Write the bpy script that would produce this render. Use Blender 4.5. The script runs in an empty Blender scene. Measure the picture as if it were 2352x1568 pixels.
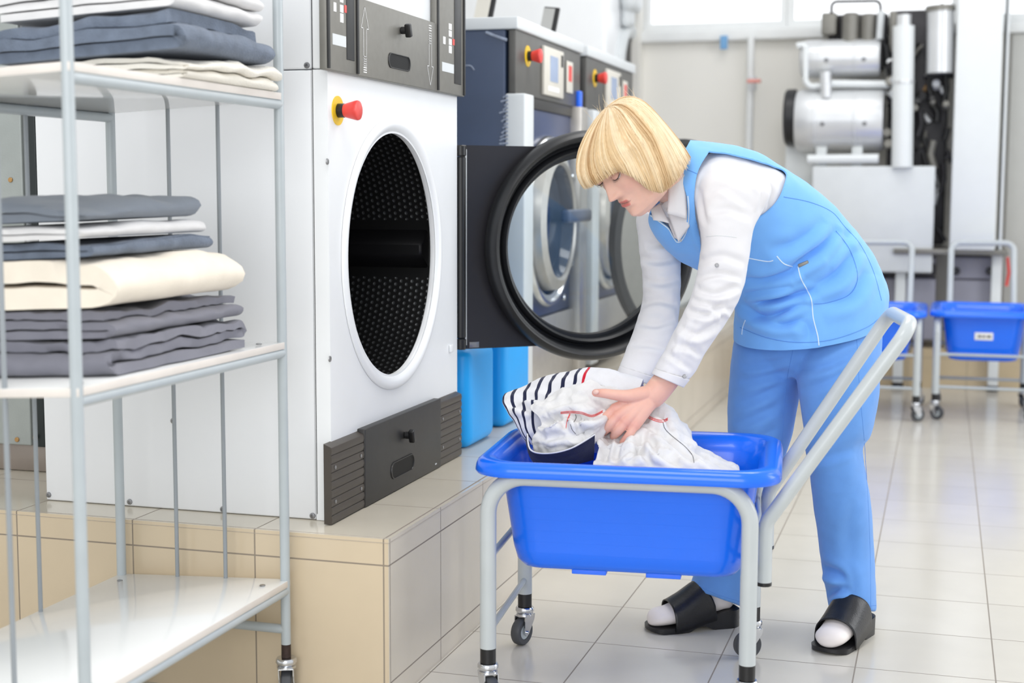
import bpy, bmesh, math, random
import numpy as np
from mathutils import Vector, Matrix, noise
random.seed(7)
S = bpy.context.scene
COL = S.collection
PI = math.pi

# ------------------------------------------------------------------ camera
CF, YAW, PIT, ROL, CH = 3313.4, 0.2898645, 0.1033861, 0.0031224, 1.03
fw = Vector((-math.sin(YAW)*math.cos(PIT), math.cos(YAW)*math.cos(PIT), -math.sin(PIT)))
r0 = Vector((math.cos(YAW), math.sin(YAW), 0)); u0 = r0.cross(fw)
rr = r0*math.cos(ROL)+u0*math.sin(ROL); uu = -r0*math.sin(ROL)+u0*math.cos(ROL)
EYE = Vector((0, 0, CH))
def ray(x, y): return rr*((x-1176)/CF)+uu*(-(y-784)/CF)+fw
def onz(x, y, z=0.0): d = ray(x, y); return EYE+d*((z-CH)/d.z)
def onx(x, y, X): d = ray(x, y); return EYE+d*(X/d.x)
def at(x, y, Y): d = ray(x, y); return EYE+d*(Y/d.y)
def onplane(x, y, p, n): d = ray(x, y); return EYE+d*((p-EYE).dot(n)/d.dot(n))
cd = bpy.data.cameras.new('camera'); co = bpy.data.objects.new('camera', cd); COL.objects.link(co)
cd.sensor_width = 36; cd.lens = CF*36/2352
co.matrix_world = Matrix(((rr.x, uu.x, -fw.x, EYE.x), (rr.y, uu.y, -fw.y, EYE.y), (rr.z, uu.z, -fw.z, EYE.z), (0, 0, 0, 1)))
cd.clip_start = .05; cd.clip_end = 100
cd.dof.use_dof = True; cd.dof.focus_distance = 3.22; cd.dof.aperture_fstop = 3.0
S.camera = co

# ------------------------------------------------------------------ materials
def lin(c):
    return tuple(((v/255)/12.92 if v/255 <= .04045 else ((v/255+.055)/1.055)**2.4) for v in c)
MATS = {}
def mat(name, rgb, rough=.5, metal=0.0, var=.03, scale=12, bump=0.0, bscale=120, coat=0.0, spec=.5, sheen=0.0, trans=0.0, sss=0.0):
    m = bpy.data.materials.new(name); m.use_nodes = True; MATS[name] = m
    nt = m.node_tree; b = nt.nodes['Principled BSDF']
    c = lin(rgb)
    tc = nt.nodes.new('ShaderNodeTexCoord')
    nz = nt.nodes.new('ShaderNodeTexNoise'); nz.inputs['Scale'].default_value = scale; nz.inputs['Detail'].default_value = 4
    nt.links.new(tc.outputs['Object'], nz.inputs['Vector'])
    rp = nt.nodes.new('ShaderNodeValToRGB')
    rp.color_ramp.elements[0].position = .3; rp.color_ramp.elements[1].position = .7
    rp.color_ramp.elements[0].color = tuple(max(0, v*(1-var)) for v in c)+(1,)
    rp.color_ramp.elements[1].color = tuple(min(1, v*(1+var)) for v in c)+(1,)
    nt.links.new(nz.outputs['Fac'], rp.inputs['Fac']); nt.links.new(rp.outputs['Color'], b.inputs['Base Color'])
    b.inputs['Roughness'].default_value = rough; b.inputs['Metallic'].default_value = metal
    b.inputs['Specular IOR Level'].default_value = spec
    b.inputs['Coat Weight'].default_value = coat
    if sheen: b.inputs['Sheen Weight'].default_value = sheen
    if trans: b.inputs['Transmission Weight'].default_value = trans
    if sss:
        b.inputs['Subsurface Weight'].default_value = sss; b.inputs['Subsurface Radius'].default_value = (.012, .005, .003)
        b.inputs['Subsurface Scale'].default_value = 1.0
    if bump:
        n2 = nt.nodes.new('ShaderNodeTexNoise'); n2.inputs['Scale'].default_value = bscale; n2.inputs['Detail'].default_value = 3
        nt.links.new(tc.outputs['Object'], n2.inputs['Vector'])
        bp = nt.nodes.new('ShaderNodeBump'); bp.inputs['Strength'].default_value = bump; bp.inputs['Distance'].default_value = .004
        nt.links.new(n2.outputs['Fac'], bp.inputs['Height']); nt.links.new(bp.outputs['Normal'], b.inputs['Normal'])
    return m
def N(nt, t, **kw):
    n = nt.nodes.new(t)
    for k, v in kw.items(): setattr(n, k, v)
    return n
def mth(nt, op, a, b=None):
    n = nt.nodes.new('ShaderNodeMath'); n.operation = op
    for i, v in enumerate((a, b)):
        if v is None: continue
        if isinstance(v, (int, float)): n.inputs[i].default_value = v
        else: nt.links.new(v, n.inputs[i])
    return n.outputs[0]
def tile_mat(name, rgb, grout, lines, rough=.2, var=.05, gw=.0016, gvar=.3, spec=.5):
    """lines: list of (axis, offset, size) periodic joints or (axis, position, None) single joints"""
    m = mat(name, rgb, rough, 0, var, 7, spec=spec); nt = m.node_tree; b = nt.nodes['Principled BSDF']
    g = N(nt, 'ShaderNodeNewGeometry'); sp = N(nt, 'ShaderNodeSeparateXYZ'); nt.links.new(g.outputs['Position'], sp.inputs[0])
    mask = None; cell = None
    for ax, off, size in lines:
        c = sp.outputs[ax]
        if size:
            t = mth(nt, 'DIVIDE', mth(nt, 'SUBTRACT', c, off), size)
            f = mth(nt, 'FRACT', mth(nt, 'ADD', t, .5))
            d = mth(nt, 'MULTIPLY', mth(nt, 'ABSOLUTE', mth(nt, 'SUBTRACT', f, .5)), size)
            fl = mth(nt, 'FLOOR', t)
            cell = mth(nt, 'MULTIPLY', fl, 7.31) if cell is None else mth(nt, 'ADD', cell, mth(nt, 'MULTIPLY', fl, 3.77))
        else:
            d = mth(nt, 'ABSOLUTE', mth(nt, 'SUBTRACT', c, off))
        l = mth(nt, 'LESS_THAN', d, gw)
        mask = l if mask is None else mth(nt, 'MAXIMUM', mask, l)
    base = b.inputs['Base Color'].links[0].from_socket
    if cell is not None:   # each tile a hair lighter or darker than the next
        wn = N(nt, 'ShaderNodeTexWhiteNoise', noise_dimensions='1D'); nt.links.new(cell, wn.inputs['W'])
        hs = N(nt, 'ShaderNodeHueSaturation'); nt.links.new(base, hs.inputs['Color'])
        nt.links.new(mth(nt, 'ADD', mth(nt, 'MULTIPLY', wn.outputs['Value'], .05), .975), hs.inputs['Value']); base = hs.outputs[0]
    mx = N(nt, 'ShaderNodeMix', data_type='RGBA'); nt.links.new(mask, mx.inputs[0]); nt.links.new(base, mx.inputs[6])
    mx.inputs[7].default_value = lin(grout)+(1,)
    nt.links.new(mx.outputs[2], b.inputs['Base Color'])
    nt.links.new(mth(nt, 'ADD', mth(nt, 'MULTIPLY', mask, .6), rough), b.inputs['Roughness'])
    bp = N(nt, 'ShaderNodeBump'); bp.inputs['Strength'].default_value = .5; bp.inputs['Distance'].default_value = .002
    nt.links.new(mth(nt, 'SUBTRACT', 1, mask), bp.inputs['Height']); nt.links.new(bp.outputs['Normal'], b.inputs['Normal'])
    return m
def emis(name, rgb, s):
    m = bpy.data.materials.new(name); m.use_nodes = True; nt = m.node_tree
    nt.nodes.remove(nt.nodes['Principled BSDF']); e = N(nt, 'ShaderNodeEmission')
    e.inputs[0].default_value = lin(rgb)+(1,); e.inputs[1].default_value = s
    nt.links.new(e.outputs[0], nt.nodes['Material Output'].inputs[0]); return m
def glass_mat(name, tint=(247, 250, 251), refl=.02):
    m = bpy.data.materials.new(name); m.use_nodes = True; nt = m.node_tree
    nt.nodes.remove(nt.nodes['Principled BSDF'])
    t = N(nt, 'ShaderNodeBsdfTransparent'); t.inputs[0].default_value = lin(tint)+(1,)
    g = N(nt, 'ShaderNodeBsdfGlossy'); g.inputs['Roughness'].default_value = .03
    lw = N(nt, 'ShaderNodeLayerWeight'); lw.inputs[0].default_value = .35
    mx = N(nt, 'ShaderNodeMixShader')
    nt.links.new(mth(nt, 'ADD', mth(nt, 'MULTIPLY', lw.outputs['Fresnel'], .35), refl), mx.inputs[0])
    nt.links.new(t.outputs[0], mx.inputs[1]); nt.links.new(g.outputs[0], mx.inputs[2])
    nt.links.new(mx.outputs[0], nt.nodes['Material Output'].inputs[0]); return m

# ------------------------------------------------------------------ mesh builder
class MB:
    def __init__(s): s.v = []; s.f = []; s.m = []; s.cm = 0; s.uv = {}
    def add(s, vs, fs, mi=None):
        o = len(s.v); s.v += [Vector(p) for p in vs]
        for f in fs: s.f.append(tuple(o+i for i in f)); s.m.append(s.cm if mi is None else mi)
        return o
    def box(s, lo, hi, M=None):
        x0, y0, z0 = lo; x1, y1, z1 = hi
        vs = [Vector(p) for p in ((x0,y0,z0),(x1,y0,z0),(x1,y1,z0),(x0,y1,z0),(x0,y0,z1),(x1,y0,z1),(x1,y1,z1),(x0,y1,z1))]
        if M: vs = [M @ p for p in vs]
        s.add(vs, ((0,3,2,1),(4,5,6,7),(0,1,5,4),(1,2,6,5),(2,3,7,6),(3,0,4,7)))
    def rbox(s, lo, hi, r=.005, seg=3, M=None):
        bm = bmesh.new(); bmesh.ops.create_cube(bm, size=1)
        lo = Vector(lo); hi = Vector(hi)
        for v in bm.verts: v.co = Vector(((lo[i]+hi[i])/2+v.co[i]*(hi[i]-lo[i]) for i in range(3)))
        r = min(r, min(hi-lo)*.49)
        bmesh.ops.bevel(bm, geom=bm.edges[:], offset=r, segments=seg, profile=.5, affect='EDGES')
        s.addbm(bm, M)
    def addbm(s, bm, M=None):
        bm.verts.index_update()
        s.add([(M @ v.co if M else v.co.copy()) for v in bm.verts], [[v.index for v in f.verts] for f in bm.faces]); bm.free()
    def tube(s, pts, r, seg=12, caps=True, closed=False):
        pts = [Vector(p) for p in pts]; n = len(pts); rs = r if isinstance(r, (list, tuple)) else [r]*n
        ring = []; up = None
        for i, p in enumerate(pts):
            if closed: t = (pts[(i+1) % n]-pts[i-1])
            else: t = pts[min(i+1, n-1)]-pts[max(i-1, 0)]
            t.normalize()
            if up is None: up = Vector((0,0,1)) if abs(t.z) < .9 else Vector((1,0,0))
            a = (up-t*up.dot(t)).normalized(); up = a; b = t.cross(a)
            ring.append([p+(a*math.cos(2*PI*k/seg)+b*math.sin(2*PI*k/seg))*rs[i] for k in range(seg)])
        o = len(s.v); s.v += [q for rg in ring for q in rg]
        m = n if closed else n-1
        for i in range(m):
            j = (i+1) % n
            for k in range(seg):
                s.f.append((o+i*seg+k, o+i*seg+(k+1) % seg, o+j*seg+(k+1) % seg, o+j*seg+k)); s.m.append(s.cm)
        if caps and not closed:
            s.f.append(tuple(o+k for k in reversed(range(seg)))); s.m.append(s.cm)
            s.f.append(tuple(o+(n-1)*seg+k for k in range(seg))); s.m.append(s.cm)
    def lathe(s, prof, M=None, seg=48, a0=0, a1=2*PI):
        """prof: list of (r, h); axis = local Z"""
        full = abs(a1-a0-2*PI) < 1e-6; n = seg if full else seg+1
        vs = []
        for r, h in prof:
            for k in range(n):
                a = a0+(a1-a0)*k/seg; p = Vector((r*math.cos(a), r*math.sin(a), h)); vs.append(M @ p if M else p)
        fs = []
        for i in range(len(prof)-1):
            for k in range(seg):
                k2 = (k+1) % n
                fs.append((i*n+k, i*n+k2, (i+1)*n+k2, (i+1)*n+k))
        s.add(vs, fs)
    def disc(s, r, h, M=None, seg=48):
        vs = [Vector((r*math.cos(2*PI*k/seg), r*math.sin(2*PI*k/seg), h)) for k in range(seg)]
        s.add([M @ p if M else p for p in vs], [tuple(range(seg))])
    def cyl(s, r, h0, h1, M=None, seg=32, bev=0):
        prof = [(r, h0), (r, h1)] if not bev else [(r-bev, h0), (r, h0+bev), (r, h1-bev), (r-bev, h1)]
        s.lathe(prof, M, seg); s.disc(prof[0][0], h0, M, seg); s.disc(prof[-1][0], h1, M, seg)
    def ball(s, c, r, seg=24, rings=14, M=None):
        vs = []; fs = []
        R = r if isinstance(r, (tuple, list, Vector)) else (r, r, r)
        for i in range(rings+1):
            t = PI*i/rings
            for k in range(seg):
                a = 2*PI*k/seg
                p = Vector((c[0]+R[0]*math.sin(t)*math.cos(a), c[1]+R[1]*math.sin(t)*math.sin(a), c[2]+R[2]*math.cos(t)))
                vs.append(M @ p if M else p)
        for i in range(rings):
            for k in range(seg):
                fs.append((i*seg+k, (i+1)*seg+k, (i+1)*seg+(k+1) % seg, i*seg+(k+1) % seg))
        s.add(vs, fs)
    def grid(s, P):
        n = len(P); m = len(P[0]); o = s.add([q for row in P for q in row], [])
        for i in range(n-1):
            for j in range(m-1):
                s.f.append((o+i*m+j, o+i*m+j+1, o+(i+1)*m+j+1, o+(i+1)*m+j)); s.m.append(s.cm)
    def prism(s, poly, h0, h1, M=None):
        n = len(poly); vs = [Vector((p[0], p[1], h)) for h in (h0, h1) for p in poly]
        if M: vs = [M @ p for p in vs]
        s.add(vs, [tuple(reversed(range(n))), tuple(range(n, 2*n))]+[(k, (k+1) % n, n+(k+1) % n, n+k) for k in range(n)])
    def build(s, name, mats, parent=None, smooth=True, angle=40, weld=True, world=True):
        me = bpy.data.meshes.new(name)
        off = Vector((0,0,0))
        if parent is not None and world:
            p = parent
            while p is not None: off += p.location; p = p.parent
        me.from_pydata([v-off for v in s.v], [], s.f)
        if not isinstance(mats, (list, tuple)): mats = [mats]
        for m in mats: me.materials.append(m)
        me.polygons.foreach_set('material_index', s.m)
        bm = bmesh.new(); bm.from_mesh(me)
        if weld: bmesh.ops.remove_doubles(bm, verts=bm.verts, dist=1e-6)
        bmesh.ops.recalc_face_normals(bm, faces=bm.faces)
        if smooth:
            for f in bm.faces: f.smooth = True
            for e in bm.edges:
                if len(e.link_faces) == 2 and e.calc_face_angle(0) > math.radians(angle): e.smooth = False
        bm.to_mesh(me); bm.free()
        o = bpy.data.objects.new(name, me); COL.objects.link(o)
        if parent is not None: o.parent = parent
        return o
def tag(o, label=None, cat=None, group=None, kind=None):
    if label: o['label'] = label
    if cat: o['category'] = cat
    if group: o['group'] = group
    if kind: o['kind'] = kind
    return o
def empty(name, loc, label, cat, group=None):
    o = bpy.data.objects.new(name, None); COL.objects.link(o); o.location = loc; o.empty_display_size = .1
    return tag(o, label, cat, group)
def struct(o): o['kind'] = 'structure'; return o
def copy_tree(o, parent=None):
    c = o.copy(); COL.objects.link(c); c.parent = parent
    for ch in list(o.children): copy_tree(ch, c)
    return c
def frame(o, x, z):
    """matrix with origin o, local Z = z, local X near x"""
    z = Vector(z).normalized(); x = Vector(x); x = (x-z*x.dot(z)).normalized(); y = z.cross(x)
    return Matrix(((x.x,y.x,z.x,o[0]),(x.y,y.y,z.y,o[1]),(x.z,y.z,z.z,o[2]),(0,0,0,1)))
def arc(c, a, b, a0, a1, n=8):
    c = Vector(c); a = Vector(a); b = Vector(b)
    return [c+a*math.cos(a0+(a1-a0)*i/n)+b*math.sin(a0+(a1-a0)*i/n) for i in range(n+1)]
def bend(pts, r, n=7):
    """polyline with rounded corners"""
    pts = [Vector(p) for p in pts]; out = [pts[0]]
    rs = r if isinstance(r, (list, tuple)) else [r]*len(pts)
    for i in range(1, len(pts)-1):
        p = pts[i]; a = (pts[i-1]-p); b = (pts[i+1]-p); la, lb = a.length, b.length; a.normalize(); b.normalize()
        ang = a.angle(b); d = min(rs[i]/math.tan(ang/2), la*.48, lb*.48); rad = d*math.tan(ang/2)
        c = p+(a+b).normalized()*(rad/math.sin(ang/2)); s0 = p+a*d-c; s1 = p+b*d-c; tot = s0.angle(s1)
        for k in range(n+1):
            t = k/n; out.append(c+(s0*math.sin((1-t)*tot)+s1*math.sin(t*tot))/math.sin(tot))
    out.append(pts[-1]); return out
def fbm(p, sc, o=3): return noise.fractal(Vector(p)*sc, .8, 2.0, o)

M_white = mat('white_enamel', (240, 242, 244), .28, var=.01, bump=.02, bscale=400)
M_side = mat('white_panel_paint', (236, 238, 241), .35, var=.012, scale=3)
M_black = mat('black_plastic', (22, 22, 24), .35, var=.1)
M_rubber = mat('black_rubber', (26, 27, 30), .38, var=.1, scale=30)
M_dgrey = mat('dark_grey_metal', (54, 53, 52), .42, .25, var=.05, scale=60)
M_mgrey = mat('grey_metal_panel', (128, 126, 120), .4, .35, var=.05, scale=50)
M_navy = mat('navy_paint', (62, 76, 102), .35, var=.12, scale=5)
M_wpanel = mat('dark_grey_washer_panel', (96, 95, 92), .4, .3, var=.06, scale=20)
M_rod = mat('grey_rod', (146, 152, 157), .35, var=.03)
M_navy2 = mat('navy_front', (38, 56, 98), .3, var=.15, scale=6)
M_steel = mat('brushed_steel', (196, 192, 186), .33, .7, var=.05, scale=40)
M_chrome = mat('chrome', (214, 216, 220), .14, 1, var=.03)
M_greypipe = mat('grey_painted_tube', (176, 184, 188), .32, var=.03, scale=20, coat=.2)
M_cartpipe = mat('light_grey_painted_tube', (190, 196, 198), .3, var=.02, scale=20, coat=.2)
M_board = mat('white_laminate', (238, 239, 238), .10, var=.01, scale=4)
M_edge = mat('laminate_edge', (222, 215, 208), .5, var=.05)
M_blue = mat('blue_plastic', (40, 112, 250), .26, var=.03, scale=8, coat=.15)
M_red = mat('red_plastic', (228, 72, 66), .35, var=.03)
M_yellow = mat('yellow_plastic', (240, 200, 40), .45, var=.03)
M_lightgrey = mat('pale_grey_paint', (214, 218, 220), .4, var=.02)
M_pane = glass_mat('window_glass', (254, 254, 254), .02)
M_cream = mat('cream_plate', (212, 208, 198), .45, var=.03)
M_labelw = mat('white_print', (235, 235, 235), .5, var=.01)
M_screen = mat('pale_blue_screen', (160, 176, 205), .2, var=.04)
M_glass = glass_mat('clear_glass')
M_grout = mat('grey_grout', (168, 158, 148), .9, var=.1, scale=60, bump=.4)
M_screw = mat('screw_steel', (150, 150, 152), .3, .9)
M_brass = mat('brass_screw', (190, 150, 100), .35, .8)
M_wheel = mat('grey_wheel_rubber', (70, 72, 76), .5, var=.08)
M_dark = mat('dark_shadowed_metal', (52, 51, 54), .45, .4, var=.2, scale=20)  # dark mottled metal for the core, duct and hoses of the background machine

# ------------------------------------------------------------------ setting
PX, PY, PZ = -1.033, 2.612, .345
mb = MB(); mb.box((-4.2, -.6, -.05), (3.2, 8.35, 0))
M_floor = tile_mat('floor_tiles', (210, 205, 194), (142, 134, 124), [(0, -.7375, .2915), (1, 2.847, .3002)], rough=.17, var=.025)
struct(mb.build('floor', M_floor))
M_ptop = tile_mat('plinth_top_tiles', (212, 204, 188), (140, 130, 118), [(0, -1.325, .2815), (1, 2.908, .302)], rough=.14, var=.03)
M_pnear = tile_mat('plinth_near_tiles', (210, 193, 166), (146, 134, 120), [(0, -1.325, .2815), (2, .2915, None)], rough=.2, var=.03)
M_pside = tile_mat('plinth_side_tiles', (220, 211, 196), (150, 140, 130), [(1, 2.922, .302), (2, .2915, None), (2, .05, None)], rough=.2, var=.03)
mb = MB(); mb.box((-4.1, PY, 0), (PX, 7.9, PZ)); 
for i, f in enumerate(mb.f):
    n = (mb.v[f[1]]-mb.v[f[0]]).cross(mb.v[f[2]]-mb.v[f[0]])
    mb.m[i] = 0 if abs(n.z) > .01 else (1 if abs(n.y) > abs(n.x) else 2)
pl = struct(mb.build('machine_plinth', [M_ptop, M_pnear, M_pside], smooth=False))
mb = MB(); e = .008
mb.add([(-4.1, PY-.0008, PZ-e), (PX+.0008, PY-.0008, PZ-e), (PX-e, PY+e, PZ+.0008), (-4.1, PY+e, PZ+.0008)], [(0,1,2,3)])
mb.add([(PX+.0008, PY-.0008, PZ-e), (PX+.0008, 7.9, PZ-e), (PX-e, 7.9, PZ+.0008), (PX-e, PY+e, PZ+.0008)], [(0,1,2,3)])
mb.build('grout_edge', M_grout, pl, smooth=False)

M_wall = mat('cream_wall_paint', (229, 227, 221), .6, var=.015, scale=2)
M_frame = mat('white_window_frame', (226, 228, 228), .4, var=.02)
YW = 8.3
zs = at(1640, 92, YW).z
def wx(px, y=60): return at(px, y, YW).x
mb = MB(); mb.box((-4.2, YW, 0), (3.2, YW+.2, zs)); mb.box((-4.2, YW, 3.1), (3.2, YW+.2, 3.4))
struct(mb.build('wall_back', M_wall, smooth=False))
mb = MB(); mb.box((-4.3, -.6, 0), (-4.2, YW, 3.4)); struct(mb.build('wall_left', M_wall, smooth=False))
M_bbt = tile_mat('back_baseboard_tiles', (196, 178, 146), (150, 138, 120), [(0, -.16, .3), (2, .16, None)], rough=.25)
mb = MB(); mb.box((-1.03, 7.93, 0), (3.2, YW, .21)); struct(mb.build('baseboard_back', M_bbt, smooth=False))
mb = MB(); mb.rbox((-4.2, YW-.06, zs-.01), (3.2, YW+.12, zs+.055), .01); struct(mb.build('trim_1', M_frame))
xs = [-4.2, -3.2, wx(1475), wx(1806), wx(2200), wx(2800), wx(3400)]
for i in range(len(xs)-1):
    r = bpy.data.objects.new('window_%d' % (i+1), None); COL.objects.link(r); r.location = ((xs[i]+xs[i+1])/2, YW+.1, zs+.05); r['kind'] = 'structure'
    mb = MB()
    x0_, x1_ = xs[i]+.001, xs[i+1]-.001
    mb.box((x0_, YW+.02, zs+.056), (x0_+.034, YW+.1, 3.1)); mb.box((x1_-.034, YW+.02, zs+.056), (x1_, YW+.1, 3.1)); mb.box((x0_+.034, YW+.02, zs+.056), (x1_-.034, YW+.09, zs+.1))
    mb.build('window_frame', M_frame, r, smooth=False)
    mb = MB(); mb.box((xs[i]+.035, YW+.05, zs+.1), (xs[i+1]-.035, YW+.055, 3.1)); mb.build('pane', M_pane, r, smooth=False)
mb = MB(); mb.rbox((wx(2316, 300), YW-.03, .215), (wx(2316, 300)+.9, YW-.001, zs-.012), .006); struct(mb.build('door_1', mat('grey_door_paint', (196, 196, 192), .5, var=.02)))  # panel added for the darker grey stretch of wall, not a door
# narrow wall pier left of the window
mb = MB(); mb.box((wx(1452), YW-.12, .21), (wx(1478), YW-.001, 3.2)); struct(mb.build('trim_2', M_wall, smooth=False))
# ------------------------------------------------------------------ large tumble dryer
XD = -1.203
def dz(px, py, off=0.0):
    p = onx(px, py, XD+off); return (p.y, p.z)
dry = empty('tumble_dryer', (XD-.36, 3.12, PZ), 'large white tumble dryer with its round dark opening empty and black glass door swung open', 'dryer')
Y0, Y1, ZT = 2.722, 3.535, 2.02
CY, CZ, RO, RI = 3.093, .886, .309, .275
mb = MB()   # cabinet: side, back, top
mb.rbox((XD-.688, Y0+.002, PZ+.001), (XD-.036, Y1, 1.2745), .004); mb.rbox((XD-.688, Y0+.002, 1.2765), (XD-.036, Y1, ZT), .004)
body = None
# open the front of the lower box behind the opening so that the drum shows
bm = bmesh.new()
for v in mb.v: bm.verts.new(v)
bm.verts.ensure_lookup_table()
for f in mb.f: bm.faces.new([bm.verts[i] for i in f])
kill = [f for f in bm.faces if f.calc_area() > .1 and f.calc_center_median().x > XD-.05 and f.calc_center_median().z < 1.27]
bmesh.ops.delete(bm, geom=kill, context='FACES')
mb = MB(); mb.addbm(bm)
mb.build('cabinet', M_side, dry)
mb = MB(); mb.box((XD-.65, Y0+.05, PZ), (XD-.06, Y1-.05, PZ+.0008)); mb.build('base', M_black, dry)
# front panel with the round hole
mb = MB(); NN = 96
ring = []; rect = []
for k in range(NN):
    a = 2*PI*k/NN; c, s = math.cos(a), math.sin(a)
    ring.append((CY+RI*c, CZ+RI*s))
    t = min([(Y1-.001-CY)/c if c > 1e-6 else 9, (Y0+.001-CY)/c if c < -1e-6 else 9, (1.2745-CZ)/s if s > 1e-6 else 9, (PZ+.001-CZ)/s if s < -1e-6 else 9])
    rect.append((CY+t*c, CZ+t*s))
for cy, cz in ((Y0+.001, 1.2745), (Y1-.001, 1.2745), (Y0+.001, PZ+.001), (Y1-.001, PZ+.001)):
    k = min(range(NN), key=lambda q: (rect[q][0]-cy)**2+(rect[q][1]-cz)**2); rect[k] = (cy, cz)
vs = [(XD, y, z) for y, z in ring]+[(XD, y, z) for y, z in rect]+[(XD-.0345, y, z) for y, z in rect]
fs = [(k, (k+1) % NN, NN+(k+1) % NN, NN+k) for k in range(NN)]+[(NN+k, NN+(k+1) % NN, 2*NN+(k+1) % NN, 2*NN+k) for k in range(NN)]
mb.add(vs, fs); mb.rbox((XD-.0345, Y0+.001, 1.2765), (XD, Y1-.001, ZT), .004)
mb.build('front_panel', M_white, dry)
MX = frame((XD, CY, CZ), (0, 1, 0), (1, 0, 0))
mb = MB(); mb.lathe([(.309, .0005), (.3085, .004), (.304, .0075), (.297, .009), (.290, .008), (.285, .005), (.280, .001), (.277, -.004), (.276, -.008), (.276, -.013), (.278, -.015), (.278, -.0)], MX, 128)
mb.build('opening_rim', M_white, dry)
M_drum = mat('perforated_drum_steel', (44, 45, 46), .38, .5, var=.1, scale=6)
nt = M_drum.node_tree; b = nt.nodes['Principled BSDF']
uvn = N(nt, 'ShaderNodeAttribute', attribute_name='uvw'); sp = N(nt, 'ShaderNodeSeparateXYZ'); nt.links.new(uvn.outputs['Vector'], sp.inputs[0])
u = mth(nt, 'DIVIDE', sp.outputs[0], .0165); v = mth(nt, 'DIVIDE', sp.outputs[1], .0145)
row = mth(nt, 'MULTIPLY', mth(nt, 'FLOORED_MODULO', mth(nt, 'FLOOR', v), 2), .5)
du = mth(nt, 'SUBTRACT', mth(nt, 'FRACT', mth(nt, 'ADD', u, row)), .5); dv = mth(nt, 'SUBTRACT', mth(nt, 'FRACT', v), .5)
dist = mth(nt, 'SQRT', mth(nt, 'ADD', mth(nt, 'MULTIPLY', du, du), mth(nt, 'MULTIPLY', dv, dv)))
band = mth(nt, 'GREATER_THAN', sp.outputs[2], .5)
dot = mth(nt, 'MULTIPLY', mth(nt, 'LESS_THAN', dist, .27), band)
mx = N(nt, 'ShaderNodeMix', data_type='RGBA'); nt.links.new(dot, mx.inputs[0])
mx.inputs[6].default_value = lin((40, 40, 41))+(1,); mx.inputs[7].default_value = lin((92, 94, 96))+(1,)  # lighter dots paint the glints of light at the drum holes
nt.links.new(mx.outputs[2], b.inputs['Base Color'])
bp = N(nt, 'ShaderNodeBump'); bp.inputs['Strength'].default_value = 1; bp.inputs['Distance'].default_value = .004
nt.links.new(mth(nt, 'MULTIPLY', mth(nt, 'MAXIMUM', mth(nt, 'SUBTRACT', .3, dist), 0), band), bp.inputs['Height']); nt.links.new(bp.outputs['Normal'], b.inputs['Normal'])
RD = .335
mb = MB(); mb.lathe([(.279, -.015), (RD, -.020), (RD, -.60), (.0, -.601)], MX, 144)
dm = mb.build('drum', M_drum, dry)
att = dm.data.attributes.new('uvw', 'FLOAT_VECTOR', 'CORNER'); dat = []
for p in dm.data.polygons:
    cc = p.center+dry.location; a0 = math.atan2(cc.z-CZ, cc.y-CY)
    for vi in p.vertices:
        q = dm.data.vertices[vi].co+dry.location; a = math.atan2(q.z-CZ, q.y-CY)
        while a-a0 > PI: a -= 2*PI
        while a-a0 < -PI: a += 2*PI
        if abs(p.normal.x) > .9: w = 0
        else: w = 0 if (abs(a0) < .21 or abs(abs(a0)-2.09) < .18) else 1
        dat += [a*RD, q.x, w]
att.data.foreach_set('vector', dat)
for a in (0, 2*PI/3, -2*PI/3):   # lifters along the drum
    mb = MB(); c, s = math.cos(a), math.sin(a)
    L = [Vector((0, 0, 0))]
    def lp(h, t, x): return Vector((x, CY+c*(RD-h)-s*t, CZ+s*(RD-h)+c*t))
    sec = [(-.0, -.05), (.03, -.03), (.055, -.012), (.055, .012), (.03, .03), (-.0, .05)]
    n = len(sec); vs = []
    for x, k in ((XD-.04, .9), (XD-.045, 1), (XD-.59, 1)): vs += [lp(h*k, t*k, x) for h, t in sec]
    fs = [(i*n+j, i*n+j+1, (i+1)*n+j+1, (i+1)*n+j) for i in range(2) for j in range(n-1)]+[tuple(range(n))]
    mb.add(vs, fs); mb.build('lifter', M_black, dm)
mb = MB(); mb.rbox((XD-.60, CY-.02, CZ-.02), (XD-.54, CY+.02, CZ+.02), .01); 
# emergency stop
def estop(parent, y, z, x, k=1.0, nm='emergency_stop', pr=1.0):
    F = frame((x, y, z), (0, 1, 0), (1, 0, 0)) @ Matrix.Diagonal((1, 1, pr, 1))
    mb = MB(); mb.cyl(.030*k, 0, .0025*k, F, 40); st = mb.build(nm, M_yellow, parent)
    st['label'] = 'yellow disc with a red push button'
    mb = MB(); mb.cyl(.0145*k, .002*k, .019*k, F, 28, .001); mb.build('collar', M_black, st)
    mb = MB(); mb.lathe([(0.0001, .019*k), (.0135*k, .019*k), (.0155*k, .028*k), (.0195*k, .046*k), (.0205*k, .052*k), (.0195*k, .056*k), (.016*k, .058*k), (0.0001, .0585*k)], F, 36)
    mb.build('push_button', M_red, st)
y, z = dz(775, 254); estop(dry, y, z, XD, 1.0, 'emergency_stop', .85)
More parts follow.
